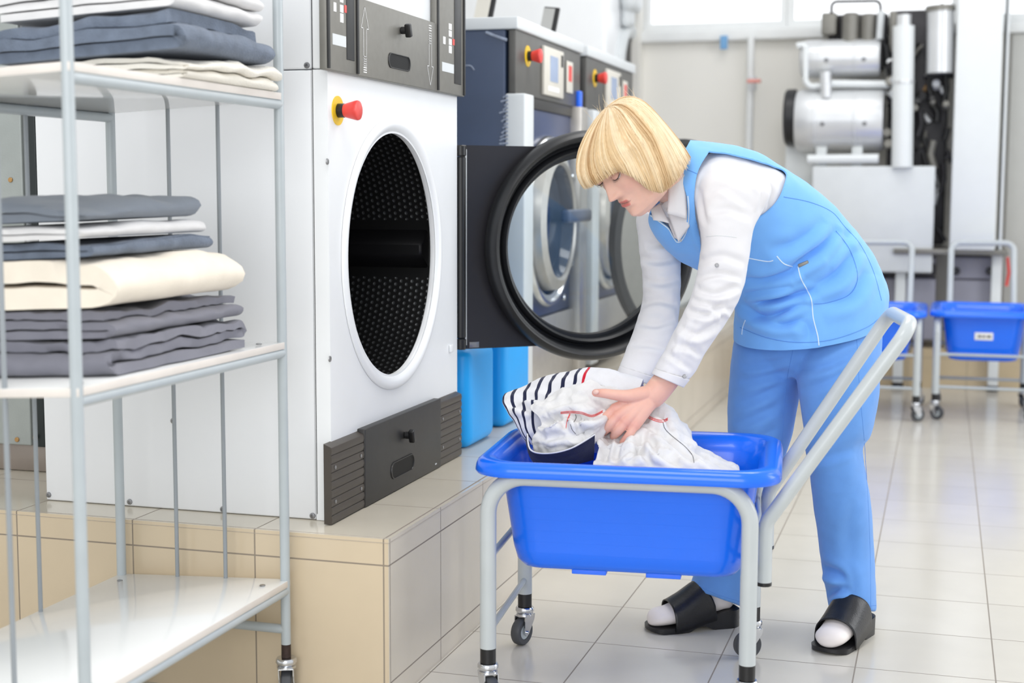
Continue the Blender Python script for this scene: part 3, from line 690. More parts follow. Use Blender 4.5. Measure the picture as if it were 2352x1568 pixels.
# ------------------------------------------------------------------ folded linen
def cloth_mat(name, rgb, bump=.25, sc=500, var=.03):
    return mat(name, rgb, .85, 0, var, 30, bump=bump, bscale=sc, spec=.2, sheen=.15)
K_grey = cloth_mat('grey_terry', (108, 118, 134), .6, 320, .16)
K_slate = cloth_mat('slate_cotton', (122, 129, 139), .2)
K_lav = cloth_mat('grey_violet_cotton', (126, 126, 136), .2)
K_white = cloth_mat('white_linen', (223, 222, 222), .2)
K_cream = cloth_mat('cream_linen', (240, 230, 214), .25)
K_offw = cloth_mat('offwhite_towel', (238, 233, 222), .5, 300)
def folded(name, x0, x1, y0, y1, z0, z1, nl, m, label, group, seed, fold='x', curl=0.0, sag=0.0, wob=.004, th=None, tilt=(0, 0), rot=0.0, rootloc=None, crumple=.0, droop=0.0):
    """a cloth folded nl times: one serpentine sheet; fold='x' turns show on the +X side, 'y' on the -Y side"""
    rnd = random.Random(seed); H = z1-z0; t = H/nl; w = th or t*.80
    L = (x1-x0) if fold == 'x' else (y1-y0); Wd = (y1-y0) if fold == 'x' else (x1-x0)
    path = []      # (u, h) centre line
    ns = 22; r = t/2
    for k in range(nl):
        zc_ = t*(k+.5); ex = rnd.uniform(-.012, .012)*L/.3; a, b = r*.9+rnd.uniform(0, .012), L-r*.9-rnd.uniform(0, .010)+ex*.3
        us = [a+(b-a)*i/ns for i in range(ns+1)]
        if k % 2: us = us[::-1]
        for u_ in us: path.append((u_, zc_))
        if k < nl-1:
            cx = us[-1]; sg = 1 if k % 2 == 0 else -1
            for i in range(1, 8):
                an = -PI/2+PI*i/8; path.append((cx+sg*r*1.5*math.cos(an), t*(k+1)+r*math.sin(an)))
    n = len(path); mv = 26
    top = []; bot = []
    for i, (u_, h) in enumerate(path):
        p0 = path[max(0, i-1)]; p1 = path[min(n-1, i+1)]; d = Vector((p1[0]-p0[0], p1[1]-p0[1])); d.normalize(); q = Vector((-d[1], d[0]))*w/2
        top.append((u_+q[0], h+q[1])); bot.append((u_-q[0], h-q[1]))
    loop = top+bot[::-1]; nn = len(loop); vs = []
    M = Matrix.Rotation(rot, 3, 'Z')
    ends = [rnd.uniform(-.006, .006) for _ in range(nl)]
    cx_, cy_ = (x0+x1)/2, (y0+y1)/2
    for j in range(mv+1):
        s_ = j/mv; edge = min(s_, 1-s_)
        for (u_, h) in loop:
            lay = min(nl-1, max(0, int(h/t)))
            v_ = Wd*(s_-.5)*(1+ends[lay]/Wd*2)+(L/2)
            uu_ = u_-L/2; vv_ = Wd*(s_-.5)+ends[lay]*(1 if s_ > .5 else -1)
            X, Y = (uu_, vv_) if fold == 'x' else (vv_, uu_)
            if fold == 'y': Y = -Y
            p = M @ Vector((X, Y, 0)); gx, gy = cx_+p.x, cy_+p.y
            f = h/H
            z = z0+h
            nz_ = noise.noise(Vector((gx*7, gy*7, seed*3.1)))*wob*1.6+noise.noise(Vector((gx*19, gy*19, seed+h*30)))*wob*.7
            z += nz_*f
            # rounded shoulders
            ex_ = min(1, max(0, (L/2-abs(uu_))/.03)); ey_ = min(1, max(0, (Wd/2-abs(vv_))/.03))
            z -= H*.07*f*((1-ex_)**2+(1-ey_)**2)
            z += sag*f*(1-((gx-cx_)/((x1-x0)/2))**2)*(1 if sag > 0 else 1)
            z += tilt[0]*(gx-cx_)*f+tilt[1]*(gy-cy_)*f
            dx = noise.noise(Vector((gx*14, gy*14+h*40, seed+5)))*.004+noise.noise(Vector((h*90, gy*25, seed)))*.003
            dy = noise.noise(Vector((gx*16, gy*12+h*40, seed+9)))*.004
            if crumple: 
                z += crumple*f*(noise.ridged_multi_fractal(Vector((gx*9+seed, gy*13, h*9)), .9, 2.2, 3, 1, 2)-1.1)
                dx += crumple*.6*noise.noise(Vector((gx*20, gy*20, h*50+seed))); dy += crumple*.6*noise.noise(Vector((gx*20+7, gy*20, h*50+seed)))
            if seed not in (16, 23): z = min(z, z1-.0005)
            z -= droop*f*math.exp(-(((gx-x1)/.10)**2+((gy-y0)/.12)**2))
            vs.append(Vector((gx+dx, gy+dy, max(z, z0+.0006)+min(0, gx-B.x)*TILT)))
    fs = []
    for j in range(mv):
        for i in range(nn): fs.append((j*nn+i, j*nn+(i+1) % nn, (j+1)*nn+(i+1) % nn, (j+1)*nn+i))
    h2 = nn//2
    for j in (0, mv):
        for i in range(h2-1): fs.append((j*nn+i, j*nn+i+1, j*nn+nn-2-i, j*nn+nn-1-i))
    mb = MB(); mb.add(vs, fs)
    o = mb.build(name, m, None, angle=75)
    # origin at its base
    loc = Vector((cx_, cy_, z0)); o.data.transform(Matrix.Translation(-loc)); o.location = loc
    return tag(o, label, cat_of(name), group)
def cat_of(n): return {'folded_blanket': 'blanket', 'folded_towel': 'towel', 'folded_sheet': 'sheet', 'folded_tablecloth': 'tablecloth', 'folded_napkin_bundle': 'napkin'}.get(n, n)
G1, G2 = 'folded linen on the middle shelf', 'folded linen on the top shelf'
zt = ZS[1]+.0225
def zp(px, py, Y): return at(px, py, Y).z
YF = 2.02
zl = [zt] + [zp(300, y, YF) for y in (752, 672, 640, 590, 533)]
def box_of(xr_px, pyr, Yfar, z, xl=-1.585): return None
x_l = -1.575
f_ = lambda a: a
folded('folded_tablecloth', x_l, -1.262, 2.00, 2.47, zt, zt+.060, 3, K_lav, 'crumpled grey violet tablecloth at the bottom of the middle shelf stack', G1, 11, 'y', wob=.007, crumple=.010)
folded('folded_tablecloth', x_l, -1.268, 2.02, 2.46, zt+.060, zt+.108, 3, K_lav, 'grey violet tablecloth second from the bottom, under the cream sheet', G1, 12, 'x', wob=.008, crumple=.009, tilt=(-.02, 0))
folded('folded_sheet', x_l, -1.27, 2.00, 2.44, zt+.108, zt+.192, 2, K_cream, 'thick cream folded sheet in the middle of the middle shelf stack', G1, 13, 'x', wob=.008, sag=.006, droop=.006)
folded('folded_towel', x_l, -1.30, 2.02, 2.41, zt+.192, zt+.222, 2, K_grey, 'thin grey towel lying on the cream sheet', G1, 14, 'x', wob=.005, droop=.008)
folded('folded_towel', x_l, -1.312, 2.00, 2.40, zt+.222, zt+.250, 2, K_white, 'thin white towel between two grey towels on the middle shelf', G1, 15, 'x', wob=.005, droop=.012)
folded('folded_towel', x_l+.02, -1.318, 2.01, 2.38, zt+.251, zt+.296, 2, K_slate, 'grey towel on top of the middle shelf stack', G1, 16, 'x', wob=.009, tilt=(-.03, .02), droop=.02)
zt3 = ZS[2]+.0225
folded('folded_sheet', -1.592, -1.222, 2.19, 2.545, zt3, zt3+.045, 4, K_offw, 'off-white sheet spilling over the edge under the grey blanket', G2, 21, 'x', wob=.010, crumple=.005, droop=.01)
folded('folded_blanket', -1.592, -1.232, 2.17, 2.50, zt3+.046, zt3+.116, 3, K_grey, 'thick grey blanket between the white linen on the top shelf', G2, 22, 'x', wob=.010, th=.021)
folded('folded_sheet', -1.592, -1.240, 2.18, 2.50, zt3+.117, zt3+.195, 5, K_white, 'stack-topping white sheet above the grey blanket, cut by the top edge', G2, 23, 'x', wob=.008)

# ------------------------------------------------------------------ laundry cart (local coordinates, copied for the ones behind)
def make_cart():
    t = empty('laundry_cart', (0, 0, 0), '', 'laundry cart', 'blue laundry carts')
    R = .0165; lx, ly = .2575, .203
    for sy in (-1, 1):
        mb = MB(); mb.tube(bend([(-lx, sy*ly, .118), (-lx, sy*ly, .468), (lx, sy*ly, .468), (lx, sy*ly, .118)], .075, 10), R, 20); mb.build('frame_arch', M_cartpipe, t, world=False)
        for sx in (-1, 1):
            M = Matrix.Translation((sx*lx, sy*ly, 0))
            mb = MB(); mb.cyl(R*.97, .088, .120, M, 20); mb.build('leg_sleeve', M_black, t, world=False)
    for sx, zz in ((-1, .150), (-1, .30), (1, .13)):
        mb = MB(); mb.tube([(sx*lx, -ly, zz), (sx*lx, 0, zz), (sx*lx, ly, zz)], .007, 12); mb.build('cross_rod', M_greypipe, t, world=False)
    for (sx, sy, a) in ((-1, -1, -1.0), (1, -1, -.6), (-1, 1, -2.0), (1, 1, 3.6)): caster(t, sx*lx, sy*ly, .031, .09, a, world=False)
    # handle: two tubes bent up and joined at the grip
    hy = .150; x0 = lx+.028
    pts = [(x0, -hy, .268), (x0, -hy, .385), (.552, -hy, .783), (.531, hy, .781), (x0, hy, .385), (x0, hy, .268)]
    mb = MB(); mb.tube(bend(pts, [0, .05, .045, .045, .05, 0], 8), .0145, 18); h = mb.build('handle', M_cartpipe, t, world=False)
    for sy in (-1, 1):
        mb = MB(); mb.cyl(.0152, .262, .270, Matrix.Translation((x0, sy*hy, 0)), 18, .001); mb.build('end_cap', M_black, h, world=False)
    for zz in (.30, .37):
        mb = MB(); mb.tube([(lx+.003, -ly, zz), (lx+.005, -ly*.8, zz), (lx+.012, 0, zz), (lx+.005, ly*.8, zz), (lx+.003, ly, zz)], .006, 10); mb.build('handle_bracket', M_greypipe, t, world=False)
    # tub
    cx = .012
    def rr(hx, hy_, r, z, n=9):
        out = []
        for (sx, sy, a0) in ((1, 1, 0), (-1, 1, PI/2), (-1, -1, PI), (1, -1, 1.5*PI)):
            for k in range(n+1):
                a = a0+PI/2*k/n; out.append(Vector((cx+sx*(hx-r)+r*math.cos(a), sy*(hy_-r)+r*math.sin(a), z)))
            # straight segment points so the ribs of the rim can show
        return out
    prof = [(.205, .13, .045, .268), (.218, .145, .05, .272), (.228, .156, .055, .285), (.236, .158, .058, .31), (.258, .180, .07, .462), (.262, .184, .07, .474), (.27, .19, .07, .488),
            (.280, .205, .072, .4885), (.294, .230, .078, .482), (.296, .2325, .08, .472), (.301, .237, .08, .472), (.3035, .2395, .08, .477), (.302, .238, .08, .488), (.298, .234, .078, .497), (.290, .226, .076, .5015), (.279, .215, .072, .5015),
            (.270, .200, .07, .498), (.264, .186, .068, .488), (.254, .176, .068, .464), (.232, .154, .056, .31), (.224, .152, .052, .29), (.21, .138, .046, .2765)]
    mb = MB(); rings = [rr(*p) for p in prof]; n = len(rings[0])
    vs = [v for rg in rings for v in rg]; fs = [(i*n+j, i*n+(j+1) % n, (i+1)*n+(j+1) % n, (i+1)*n+j) for i in range(len(rings)-1) for j in range(n)]
    fs += [tuple(range(n)), tuple((len(rings)-1)*n+k for k in range(n))]
    mb.add(vs, fs); tub = mb.build('tub', M_tub, t, world=False, angle=50)
    for (xa, xb_) in ((-.11, -.04), (.04, .11)):
        for ya_ in (-.142, .10): mb = MB(); mb.rbox((cx+xa, ya_, .262), (cx+xb_, ya_+.042, .272), .002); mb.build('foot_rib', M_blue, tub, world=False)
    return t
M_tub = mat('blue_tub_plastic', (14, 110, 248), .24, var=.02, scale=6, coat=.2)
nt = M_tub.node_tree; b = nt.nodes['Principled BSDF']   # fine moulding lines round the tub
tc = N(nt, 'ShaderNodeTexCoord'); sp = N(nt, 'ShaderNodeSeparateXYZ'); nt.links.new(tc.outputs['Object'], sp.inputs[0])
f = mth(nt, 'FRACT', mth(nt, 'DIVIDE', sp.outputs[2], .0235)); ln = mth(nt, 'LESS_THAN', f, .07)
bp = N(nt, 'ShaderNodeBump'); bp.inputs['Strength'].default_value = .5; bp.inputs['Distance'].default_value = .0015
nt.links.new(ln, bp.inputs['Height']); nt.links.new(bp.outputs['Normal'], b.inputs['Normal'])
CART = make_cart(); CART.location = (-.615, 2.92, 0); CART.rotation_euler = (0, 0, math.radians(5.6))
CART['label'] = 'blue laundry cart in front of the woman, filled with clothes'
cR = copy_tree(CART); cR['label'] = 'empty blue laundry cart at the right edge, white label on its tub'
cL = copy_tree(CART); cL['label'] = 'empty blue laundry cart in the background, right behind the woman\'s hip'
cR.rotation_euler = (0, 0, math.radians(90)); cL.rotation_euler = (0, 0, math.radians(90))
pr_ = onz(2146, 962); cR.location = (pr_.x+.203, pr_.y+.2575, 0)
pl_ = onz(2110, 968); cL.location = (pl_.x-.218, pl_.y+.2575, 0)
mb = MB(); mb.rbox((.262, -.05, .375), (.275, .05, .40), .002, M=None)
# label plate on the right cart tub end (a little sloped with the tub wall)
mb = MB(); Ml = Matrix.Translation((-.2355, -.0, .385)) @ Matrix.Rotation(PI-.165, 4, 'Y')
mb.rbox((-.001, -.04, -.018), (.003, .04, .018), .002, M=Ml)
tubR = [c for c in cR.children if c.name.startswith('tub')][0]
lb = mb.build('label_plate', M_labelw, tubR, world=False)
mb = MB(); 
for k, (y_, w_) in enumerate(((-.022, .02), (.0, .012), (.018, .016))): mb = MB(); mb.box((.003, y_-w_/2, -.006), (.0036, y_+w_/2, .006), Ml); mb.build('label_print', M_mgrey, tubR, world=False, smooth=False)

# ------------------------------------------------------------------ dry cleaning machine in the background
YM = 7.9
dc = empty('dry_cleaning_machine', (-.2, 8.0, 0), 'big dry cleaning machine of silver drums, pipes and a tall white cabinet by the window', 'machine')
def m_(px, py, Y=YM): return at(px, py, Y)
M_silver = mat('silver_tank', (214, 216, 218), .32, .35, var=.04, scale=8)
M_wbox = mat('white_machine_paint', (226, 230, 231), .4, var=.01)
def bx(nm, x0, y0, x1, y1, m, Ya=YM, Yb=None, r=.01, par=None):
    a = at(x0, y1, Ya); b_ = at(x1, y0, Ya); Yb = Yb or Ya+.25
    mb = MB(); mb.rbox((a.x, Ya, a.z), (b_.x, Yb, b_.z), r); return mb.build(nm, m, par or dc)
bx('tall_cabinet', 2180, -60, 2309, 574, M_wbox, 7.75, 8.2)
bx('cabinet_edge', 2300, -60, 2318, 574, M_lightgrey, 7.8, 8.2)
pnl = bx('lower_panel', 1860, 381, 2149, 622, M_lightgrey, 7.8, 7.86)
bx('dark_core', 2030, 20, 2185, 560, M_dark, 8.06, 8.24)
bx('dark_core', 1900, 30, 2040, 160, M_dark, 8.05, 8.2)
# stand with legs, dark boxes under it
bx('stand_rail', 2052, 574, 2316, 583, M_mgrey, 7.78, 8.15, .004)
for px in (2070, 2291):
    a = at(px, 590, 7.86); mb = MB(); mb.rbox((a.x-.026, 7.86, .03), (a.x+.026, 7.91, a.z+.03), .004); lg = mb.build('leg', M_wbox, dc)
    mb = MB(); mb.cyl(.03, 0, .03, Matrix.Translation((a.x, 7.885, 0)), 20, .004); mb.build('foot', M_black, lg)
M_purp = mat('grey_violet_box', (150, 150, 164), .45, var=.03)
dw = bx('under_box', 2184, 590, 2282, 640, M_purp, 7.93, 8.2); bx('under_box', 2184, 644, 2282, 775, M_purp, 7.93, 8.2)
bx('under_box', 2005, 590, 2150, 632, M_purp, 7.95, 8.2); bx('under_box', 1960, 640, 2150, 775, M_purp, 7.95, 8.2)
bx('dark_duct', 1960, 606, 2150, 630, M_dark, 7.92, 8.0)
for px in (2196, 2273):
    F = frame(at(px, 622, 7.93), (1,0,0), (0,-1,0)); mb = MB(); mb.cyl(.02, 0, .03, F, 20, .005); mb.build('knob', M_black, dc)
p0 = at(2314, 590, 7.85); mb = MB(); mb.tube(bend([p0, p0+Vector((.01, 0, -.08)), p0+Vector((.0, 0, -.15))], .04), .008, 8); mb.build('red_hose', M_red, dc)
def drum(nm, x0, x1, y0, y1, Y, m):
    a = at(x0, (y0+y1)/2, Y); b_ = at(x1, (y0+y1)/2, Y); R_ = (at(x0, y0, Y).z-at(x0, y1, Y).z)/2; L = b_.x-a.x
    F = frame(Vector((a.x, Y, a.z)), (0,1,0), (1,0,0))
    mb = MB(); mb.lathe([(.0001, -.02), (R_*.6, -.018), (R_*.93, -.005), (R_, .02), (R_, L*.2), (R_*1.02, L*.205), (R_*1.02, L*.225), (R_, L*.23), (R_, L*.66), (R_*1.02, L*.665), (R_*1.02, L*.685), (R_, L*.69), (R_, L-.02), (R_*.96, L), (.0001, L)], F, 64)
    o = mb.build(nm, m, dc)
    for q in (.32, .8):
        mb = MB(); mb.cyl(.012, R_*.97, R_*1.03, frame((a.x+L*q, Y, a.z), (1,0,0), (0,-1,-.15)), 12, .003); mb.build('bolt', M_screw, o)
    return o, a, R_, L
d1, a1, R1, L1 = drum('upper_drum', 1845, 2022, 93, 180, 7.95, M_silver)
d2, a2, R2, L2 = drum('lower_drum', 1832, 2030, 205, 350, 7.95, M_silver)
F = frame(at(1817, 270, 7.95), (0,1,0), (1,0,0)); mb = MB(); mb.cyl(R2*.9, -.03, .035, F, 48, .012); fl = mb.build('drum_flange', M_rubber, dc)
F2 = frame(at(1828, 272, 7.86), (0,1,0), (1,0,0)); mb = MB(); mb.cyl(.05, -.03, .05, F2, 24, .008); mb.build('flange_hub', M_silver, fl)
for px in (1888, 1970):
    a = at(px, 330, 7.9); b_ = at(px, 385, 7.9); mb = MB(); mb.rbox((a.x-.028, 7.86, b_.z), (a.x+.028, 7.92, a.z), .006); mb.build('drum_foot', M_wbox, d2)
def pipe(nm, pts, r, m, Y=7.85, rb=.06, par=None):
    P = [at(q[0], q[1], q[2] if len(q) > 2 else Y) for q in pts]
    mb = MB(); mb.tube(bend(P, rb) if len(P) > 2 else [P[0], (P[0]+P[1])/2, P[1]], r, 16); return mb.build(nm, m, par or dc)
pipe('cross_pipe', [(1855, 366), (2018, 364)], .025, M_wbox, 7.82)
pipe('white_column', [(2076, 60), (2072, 384)], .054, M_wbox, 7.8)
pipe('column_collar', [(2074, 186), (2074, 192)], .058, M_silver, 7.8)
pipe('column_cap', [(2077, 34), (2076, 62)], .036, M_silver, 7.8)
pipe('filter_cylinder', [(2160, 20), (2158, 168)], .066, M_silver, 7.82)
pipe('filter_collar', [(2160, 14), (2160, 26)], .074, M_mgrey, 7.82)
pipe('link_pipe', [(1905, 192), (2055, 194)], .020, M_wbox, 7.88)
pipe('elbow', [(1896, 165), (1898, 225)], .030, M_silver, 7.84)
pipe('thin_pipe', [(1830, 105), (1850, 102), (1850, 200), (1890, 196)], .016, M_wbox, 7.86)
pipe('top_rail', [(1910, 30), (1910, 4), (2022, 2), (2024, 70)], .008, M_dark, 7.95, .03)
pipe('side_pipe', [(2024, 25), (2020, 90)], .018, M_lightgrey, 7.9)
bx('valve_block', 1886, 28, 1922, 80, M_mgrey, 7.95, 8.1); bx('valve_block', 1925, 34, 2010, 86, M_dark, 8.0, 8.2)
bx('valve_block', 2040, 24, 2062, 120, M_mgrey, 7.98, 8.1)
for (px, py, r_) in ((1955, 48, .045), (1995, 50, .04)):
    F = frame(at(px, py-18, 7.94), (1,0,0), (0,0,1)); mb = MB(); mb.cyl(r_, -.17, .0, F, 28, .012); mb.build('valve_cup', M_mgrey, dc)
rnd = random.Random(5)
M_tan = mat('tan_hose', (168, 132, 84), .5)
for k in range(46):   # tangle of hoses and fittings in the dark core
    px = rnd.uniform(2092, 2178); py = rnd.uniform(10, 540) if k < 34 else rnd.uniform(60, 360)
    if k >= 34: px = rnd.uniform(2034, 2058)
    x2 = px+rnd.uniform(-14, 14); y2 = py+rnd.uniform(15, 70); Y = rnd.uniform(7.9, 8.05)
    m = rnd.choice([M_black, M_dark, M_dark, M_mgrey, M_silver, M_black, M_tan if k % 9 == 0 else M_black])
    pipe('hose', [(px, py, Y), (x2, (py+y2)/2, Y), (x2+rnd.uniform(-10, 10), y2, Y)], rnd.uniform(.008, .02), m, rb=.03)
for k in range(16):
    px, py = (rnd.uniform(2098, 2175), rnd.uniform(170, 260)) if k < 9 else (rnd.uniform(2034, 2056), rnd.uniform(90, 350))
    F = frame(at(px, py, 7.88), (1,0,0), (0,-1,rnd.uniform(-.5, .5))); mb = MB(); mb.cyl(rnd.uniform(.012, .028), -.02, .03, F, 18, .005); mb.build('fitting', rnd.choice([M_silver, M_mgrey, M_black]), dc)
# the pedestal at its left, the white wall pipe with its red valve and the blue clip
bx('pedestal', 1800, 335, 1872, 520, M_wbox, 8.0, 8.2)
wp = empty('wall_pipe', at(1725, 300, 8.22), 'thin white wall pipe with a small red valve handle', 'pipe')
a = at(1725, 84, 8.22); b_ = at(1722, 330, 8.22); mb = MB(); mb.tube([a, (a+b_)/2, Vector((a.x, a.y, .21))], .02, 14); mb.build('pipe_tube', M_frame, wp)
a = at(1730, 186, 8.18); mb = MB(); mb.rbox((a.x-.03, 8.14, a.z-.012), (a.x+.045, 8.17, a.z+.008), .004); mb.build('valve_lever', mat('faded_red_lever', (222, 150, 140), .5), wp)
mb = MB(); mb.cyl(.026, -.04, .04, Matrix.Translation((wp.location.x+.0, 8.22, a.z-.01)), 18, .004); mb.build('valve_body', M_lightgrey, wp)
a = at(1662, 96, 8.22); mb = MB(); mb.rbox((a.x-.02, 8.225, a.z-.04), (a.x+.02, 8.24, a.z+.035), .003); 
o = mb.build('clip', mat('dusty_blue_clip', (110, 160, 205), .5)); tag(o, 'small blue clip hanging on the window sill', 'clip')

# ------------------------------------------------------------------ light
W = bpy.data.worlds.new('daylight'); S.world = W; W.use_nodes = True
nt = W.node_tree; bg = nt.nodes['Background']; bg.inputs[0].default_value = (.95, .975, 1, 1)
tc = N(nt, 'ShaderNodeTexCoord'); sp = N(nt, 'ShaderNodeSeparateXYZ'); nt.links.new(tc.outputs['Generated'], sp.inputs[0])
glow = mth(nt, 'MULTIPLY', mth(nt, 'MAXIMUM', sp.outputs[1], 0), mth(nt, 'MAXIMUM', mth(nt, 'SUBTRACT', 1, mth(nt, 'MULTIPLY', mth(nt, 'ABSOLUTE', sp.outputs[2]), 1.6)), 0))
nt.links.new(mth(nt, 'ADD', mth(nt, 'MULTIPLY', glow, 1.1), .86), bg.inputs[1])   # the sky is brightest low over the horizon behind the windows
def area(name, loc, size, power, rot=(0, 0, 0), col=(1, 1, 1)):
    l = bpy.data.lights.new(name, 'AREA'); l.shape = 'RECTANGLE'; l.size, l.size_y = size; l.energy = power; l.color = col
    o = bpy.data.objects.new(name, l); COL.objects.link(o); o.location = loc; o.rotation_euler = rot; return o
area('ceiling_lamp', (-.5, 1.2, 3.3), (1.2, 1.2), 26, col=(1, .98, .95))
area('ceiling_lamp', (-.2, 4.3, 3.3), (1.2, 1.2), 28, col=(1, .98, .95))
area('ceiling_lamp', (-.6, 6.6, 3.3), (1.2, 1.2), 14, col=(1, .98, .95))
area('window_light', (-.3, -2.4, 1.9), (3.6, 2.2), 88, rot=(math.radians(84), 0, math.radians(8)), col=(.97, .985, 1))  # added fill behind the camera, brightens surfaces that face it
area('window_light', (2.9, 4.6, 2.3), (2.6, 1.8), 58, rot=(0, math.radians(70), 0), col=(.96, .98, 1))  # added light from the right, brightens the back edge of the tunic
vs_ = S.view_settings; vs_.view_transform = 'Standard'; vs_.look = 'None'; vs_.gamma = 1; vs_.exposure = 0.10; vs_.use_curve_mapping = False
# ------------------------------------------------------------------ the woman
PER = empty('person', (-.33, 3.40, 0), 'woman with a blond bob in a blue tunic and trousers bending over the laundry cart', 'person')
def catmull(K, n):
    """resample a list of numpy rows with a Catmull-Rom spline, n steps per span"""
    K = [np.array(k, float) for k in K]; out = []
    for i in range(len(K)-1):
        p0 = K[max(i-1, 0)]; p1 = K[i]; p2 = K[i+1]; p3 = K[min(i+2, len(K)-1)]
        for j in range(n):
            t = j/n; out.append(.5*((2*p1)+(-p0+p2)*t+(2*p0-5*p1+4*p2-p3)*t*t+(-p0+3*p1-3*p2+p3)*t**3))
    out.append(K[-1]); return out
def loft_rows(st, n=6, seg=64, ex=2.0):
    """st: (xa, ya, xb, yb, Y, depth_half[, depth offset at the two sides]) outline pixel pairs -> rings"""
    rows = []
    for s in catmull(st, n):
        a = at(s[0], s[1], s[4]); b = at(s[2], s[3], s[4]); c = (a+b)/2; v1 = (b-a)/2
        vw = (c-EYE).normalized(); v2 = (vw-v1.normalized()*vw.dot(v1.normalized())).normalized()*s[5]
        if len(s) > 6: v2 = v2+Vector((0, 0, s[6]))   # near side of the ring hangs lower
        row = []
        for k in range(seg):
            t = 2*PI*k/seg; cc, ss = math.cos(t), math.sin(t)
            row.append(c+v1*(math.copysign(abs(cc)**(2/ex), cc))+v2*(math.copysign(abs(ss)**(2/ex), ss)))
        rows.append(row)
    return rows
def add_loft(mb, rows, caps=(True, True)):
    n = len(rows[0]); o = mb.add([p for r in rows for p in r], [])
    for i in range(len(rows)-1):
        for k in range(n):
            mb.f.append((o+i*n+k, o+i*n+(k+1) % n, o+(i+1)*n+(k+1) % n, o+(i+1)*n+k)); mb.m.append(0)
    if caps[0]: mb.f.append(tuple(o+k for k in reversed(range(n)))); mb.m.append(0)
    if caps[1]: mb.f.append(tuple(o+(len(rows)-1)*n+k for k in range(n))); mb.m.append(0)
def joint_tube(mb, J, n=5, seg=20, ends=True):
    """J: rows (px, py, Y, radius) -> smooth tapered limb with round ends"""
    R = catmull(J, n); P = [at(r[0], r[1], r[2]) for r in R]; rs = [r[3] for r in R]
    mb.tube(P, rs, seg)
    if ends:
        mb.ball(P[0], rs[0], seg, 10); mb.ball(P[-1], rs[-1], seg, 10)
def remesh(mb, vox, smooth=4, fac=.5):
    me = bpy.data.meshes.new('tmp'); me.from_pydata(mb.v, [], mb.f)
    bm = bmesh.new(); bm.from_mesh(me); bmesh.ops.recalc_face_normals(bm, faces=bm.faces); bm.to_mesh(me); bm.free()
    o = bpy.data.objects.new('tmp', me); COL.objects.link(o)
    m = o.modifiers.new('r', 'REMESH'); m.mode = 'VOXEL'; m.voxel_size = vox
    if smooth: s = o.modifiers.new('s', 'SMOOTH'); s.factor = fac; s.iterations = smooth
    dg = bpy.context.evaluated_depsgraph_get(); dg.update()
    nm = bpy.data.meshes.new_from_object(o.evaluated_get(dg)); bpy.data.objects.remove(o); bpy.data.meshes.remove(me)
    return nm
def mesh_np(me):
    v = np.empty(len(me.vertices)*3); me.vertices.foreach_get('co', v)
    n = np.empty(len(me.vertices)*3); me.vertex_normals.foreach_get('vector', n)
    return v.reshape(-1, 3), n.reshape(-1, 3)
MR = np.array([rr, uu, fw])
def project(v):
    q = (v-np.array(EYE)) @ MR.T
    return np.stack([1176+CF*q[:, 0]/q[:, 2], 784-CF*q[:, 1]/q[:, 2]], 1)
def poly_dist(P, line):
    """distance to a polyline and the relative position along it"""
    L = np.array(line, float); best = np.full(len(P), 1e9); par = np.zeros(len(P)); side = np.zeros(len(P))
    ln = np.linalg.norm(L[1:]-L[:-1], axis=1); cum = np.concatenate([[0], np.cumsum(ln)])
    for i in range(len(L)-1):
        d = L[i+1]-L[i]; t = np.clip(((P-L[i]) @ d)/(d @ d), 0, 1); q = L[i]+t[:, None]*d; r = P-q; ds = np.linalg.norm(r, axis=1)
        k = ds < best; best[k] = ds[k]; par[k] = ((cum[i]+t*ln[i])/cum[-1])[k]; side[k] = np.sign(d[0]*r[:, 1]-d[1]*r[:, 0])[k]
    return best, par, side
def crease(me, lines, noise_amp=0, noise_sc=14, facing=True):
    v, n = mesh_np(me); px = project(v); vw = v-np.array(EYE); vw /= np.linalg.norm(vw, axis=1)[:, None]
    f = np.clip(-(vw*n).sum(1)*3, 0, 1); disp = np.zeros(len(v))
    for line, dep, w in lines:
        d, t, s = poly_dist(px, catmull(line, 6)); tp = np.sin(np.clip(t, .0, 1)*PI)**.6
        x = d/w*s
        disp += tp*f*dep*(-np.exp(-(d/w)**2)+.75*np.exp(-((x-1.9)/1.1)**2)+.25*np.exp(-((x+1.9)/1.1)**2))
    if noise_amp:
        disp += np.array([noise.noise(Vector(p)*noise_sc)+.5*noise.noise(Vector(p)*noise_sc*2.3) for p in v])*noise_amp
    v = v+n*disp[:, None]; me.vertices.foreach_set('co', v.ravel()); me.update()
def finish(me, name, m, parent, smooth=True):
    me.name = name; off = Vector((0, 0, 0)); p = parent
    while p is not None: off += p.location; p = p.parent
    me.transform(Matrix.Translation(-off)); me.materials.clear(); me.materials.append(m)
    me.polygons.foreach_set('use_smooth', [smooth]*len(me.polygons))
    me.polygons.foreach_set('material_index', [0]*len(me.polygons))
    o = bpy.data.objects.new(name, me); COL.objects.link(o); o.parent = parent; return o
def clip_mesh(verts, polys, field):
    """keep the part of the mesh where field > 0, cutting the faces along the zero line"""
    nv = [Vector(v) for v in verts]; cache = {}; out = []
    def cut(a, b):
        k = (min(a, b), max(a, b))
        if k not in cache:
            t = field[a]/(field[a]-field[b]); cache[k] = len(nv); nv.append(nv[a].lerp(nv[b], t))
        return cache[k]
    for p in polys:
        q = []
        for i in range(len(p)):
            a, b = p[i], p[(i+1) % len(p)]
            if field[a] > 0: q.append(a)
            if (field[a] > 0) != (field[b] > 0): q.append(cut(a, b))
        if len(q) > 2: out.append(q)
    used = sorted({i for q in out for i in q}); mp = {u: i for i, u in enumerate(used)}
    return [nv[u] for u in used], [[mp[i] for i in q] for q in out]
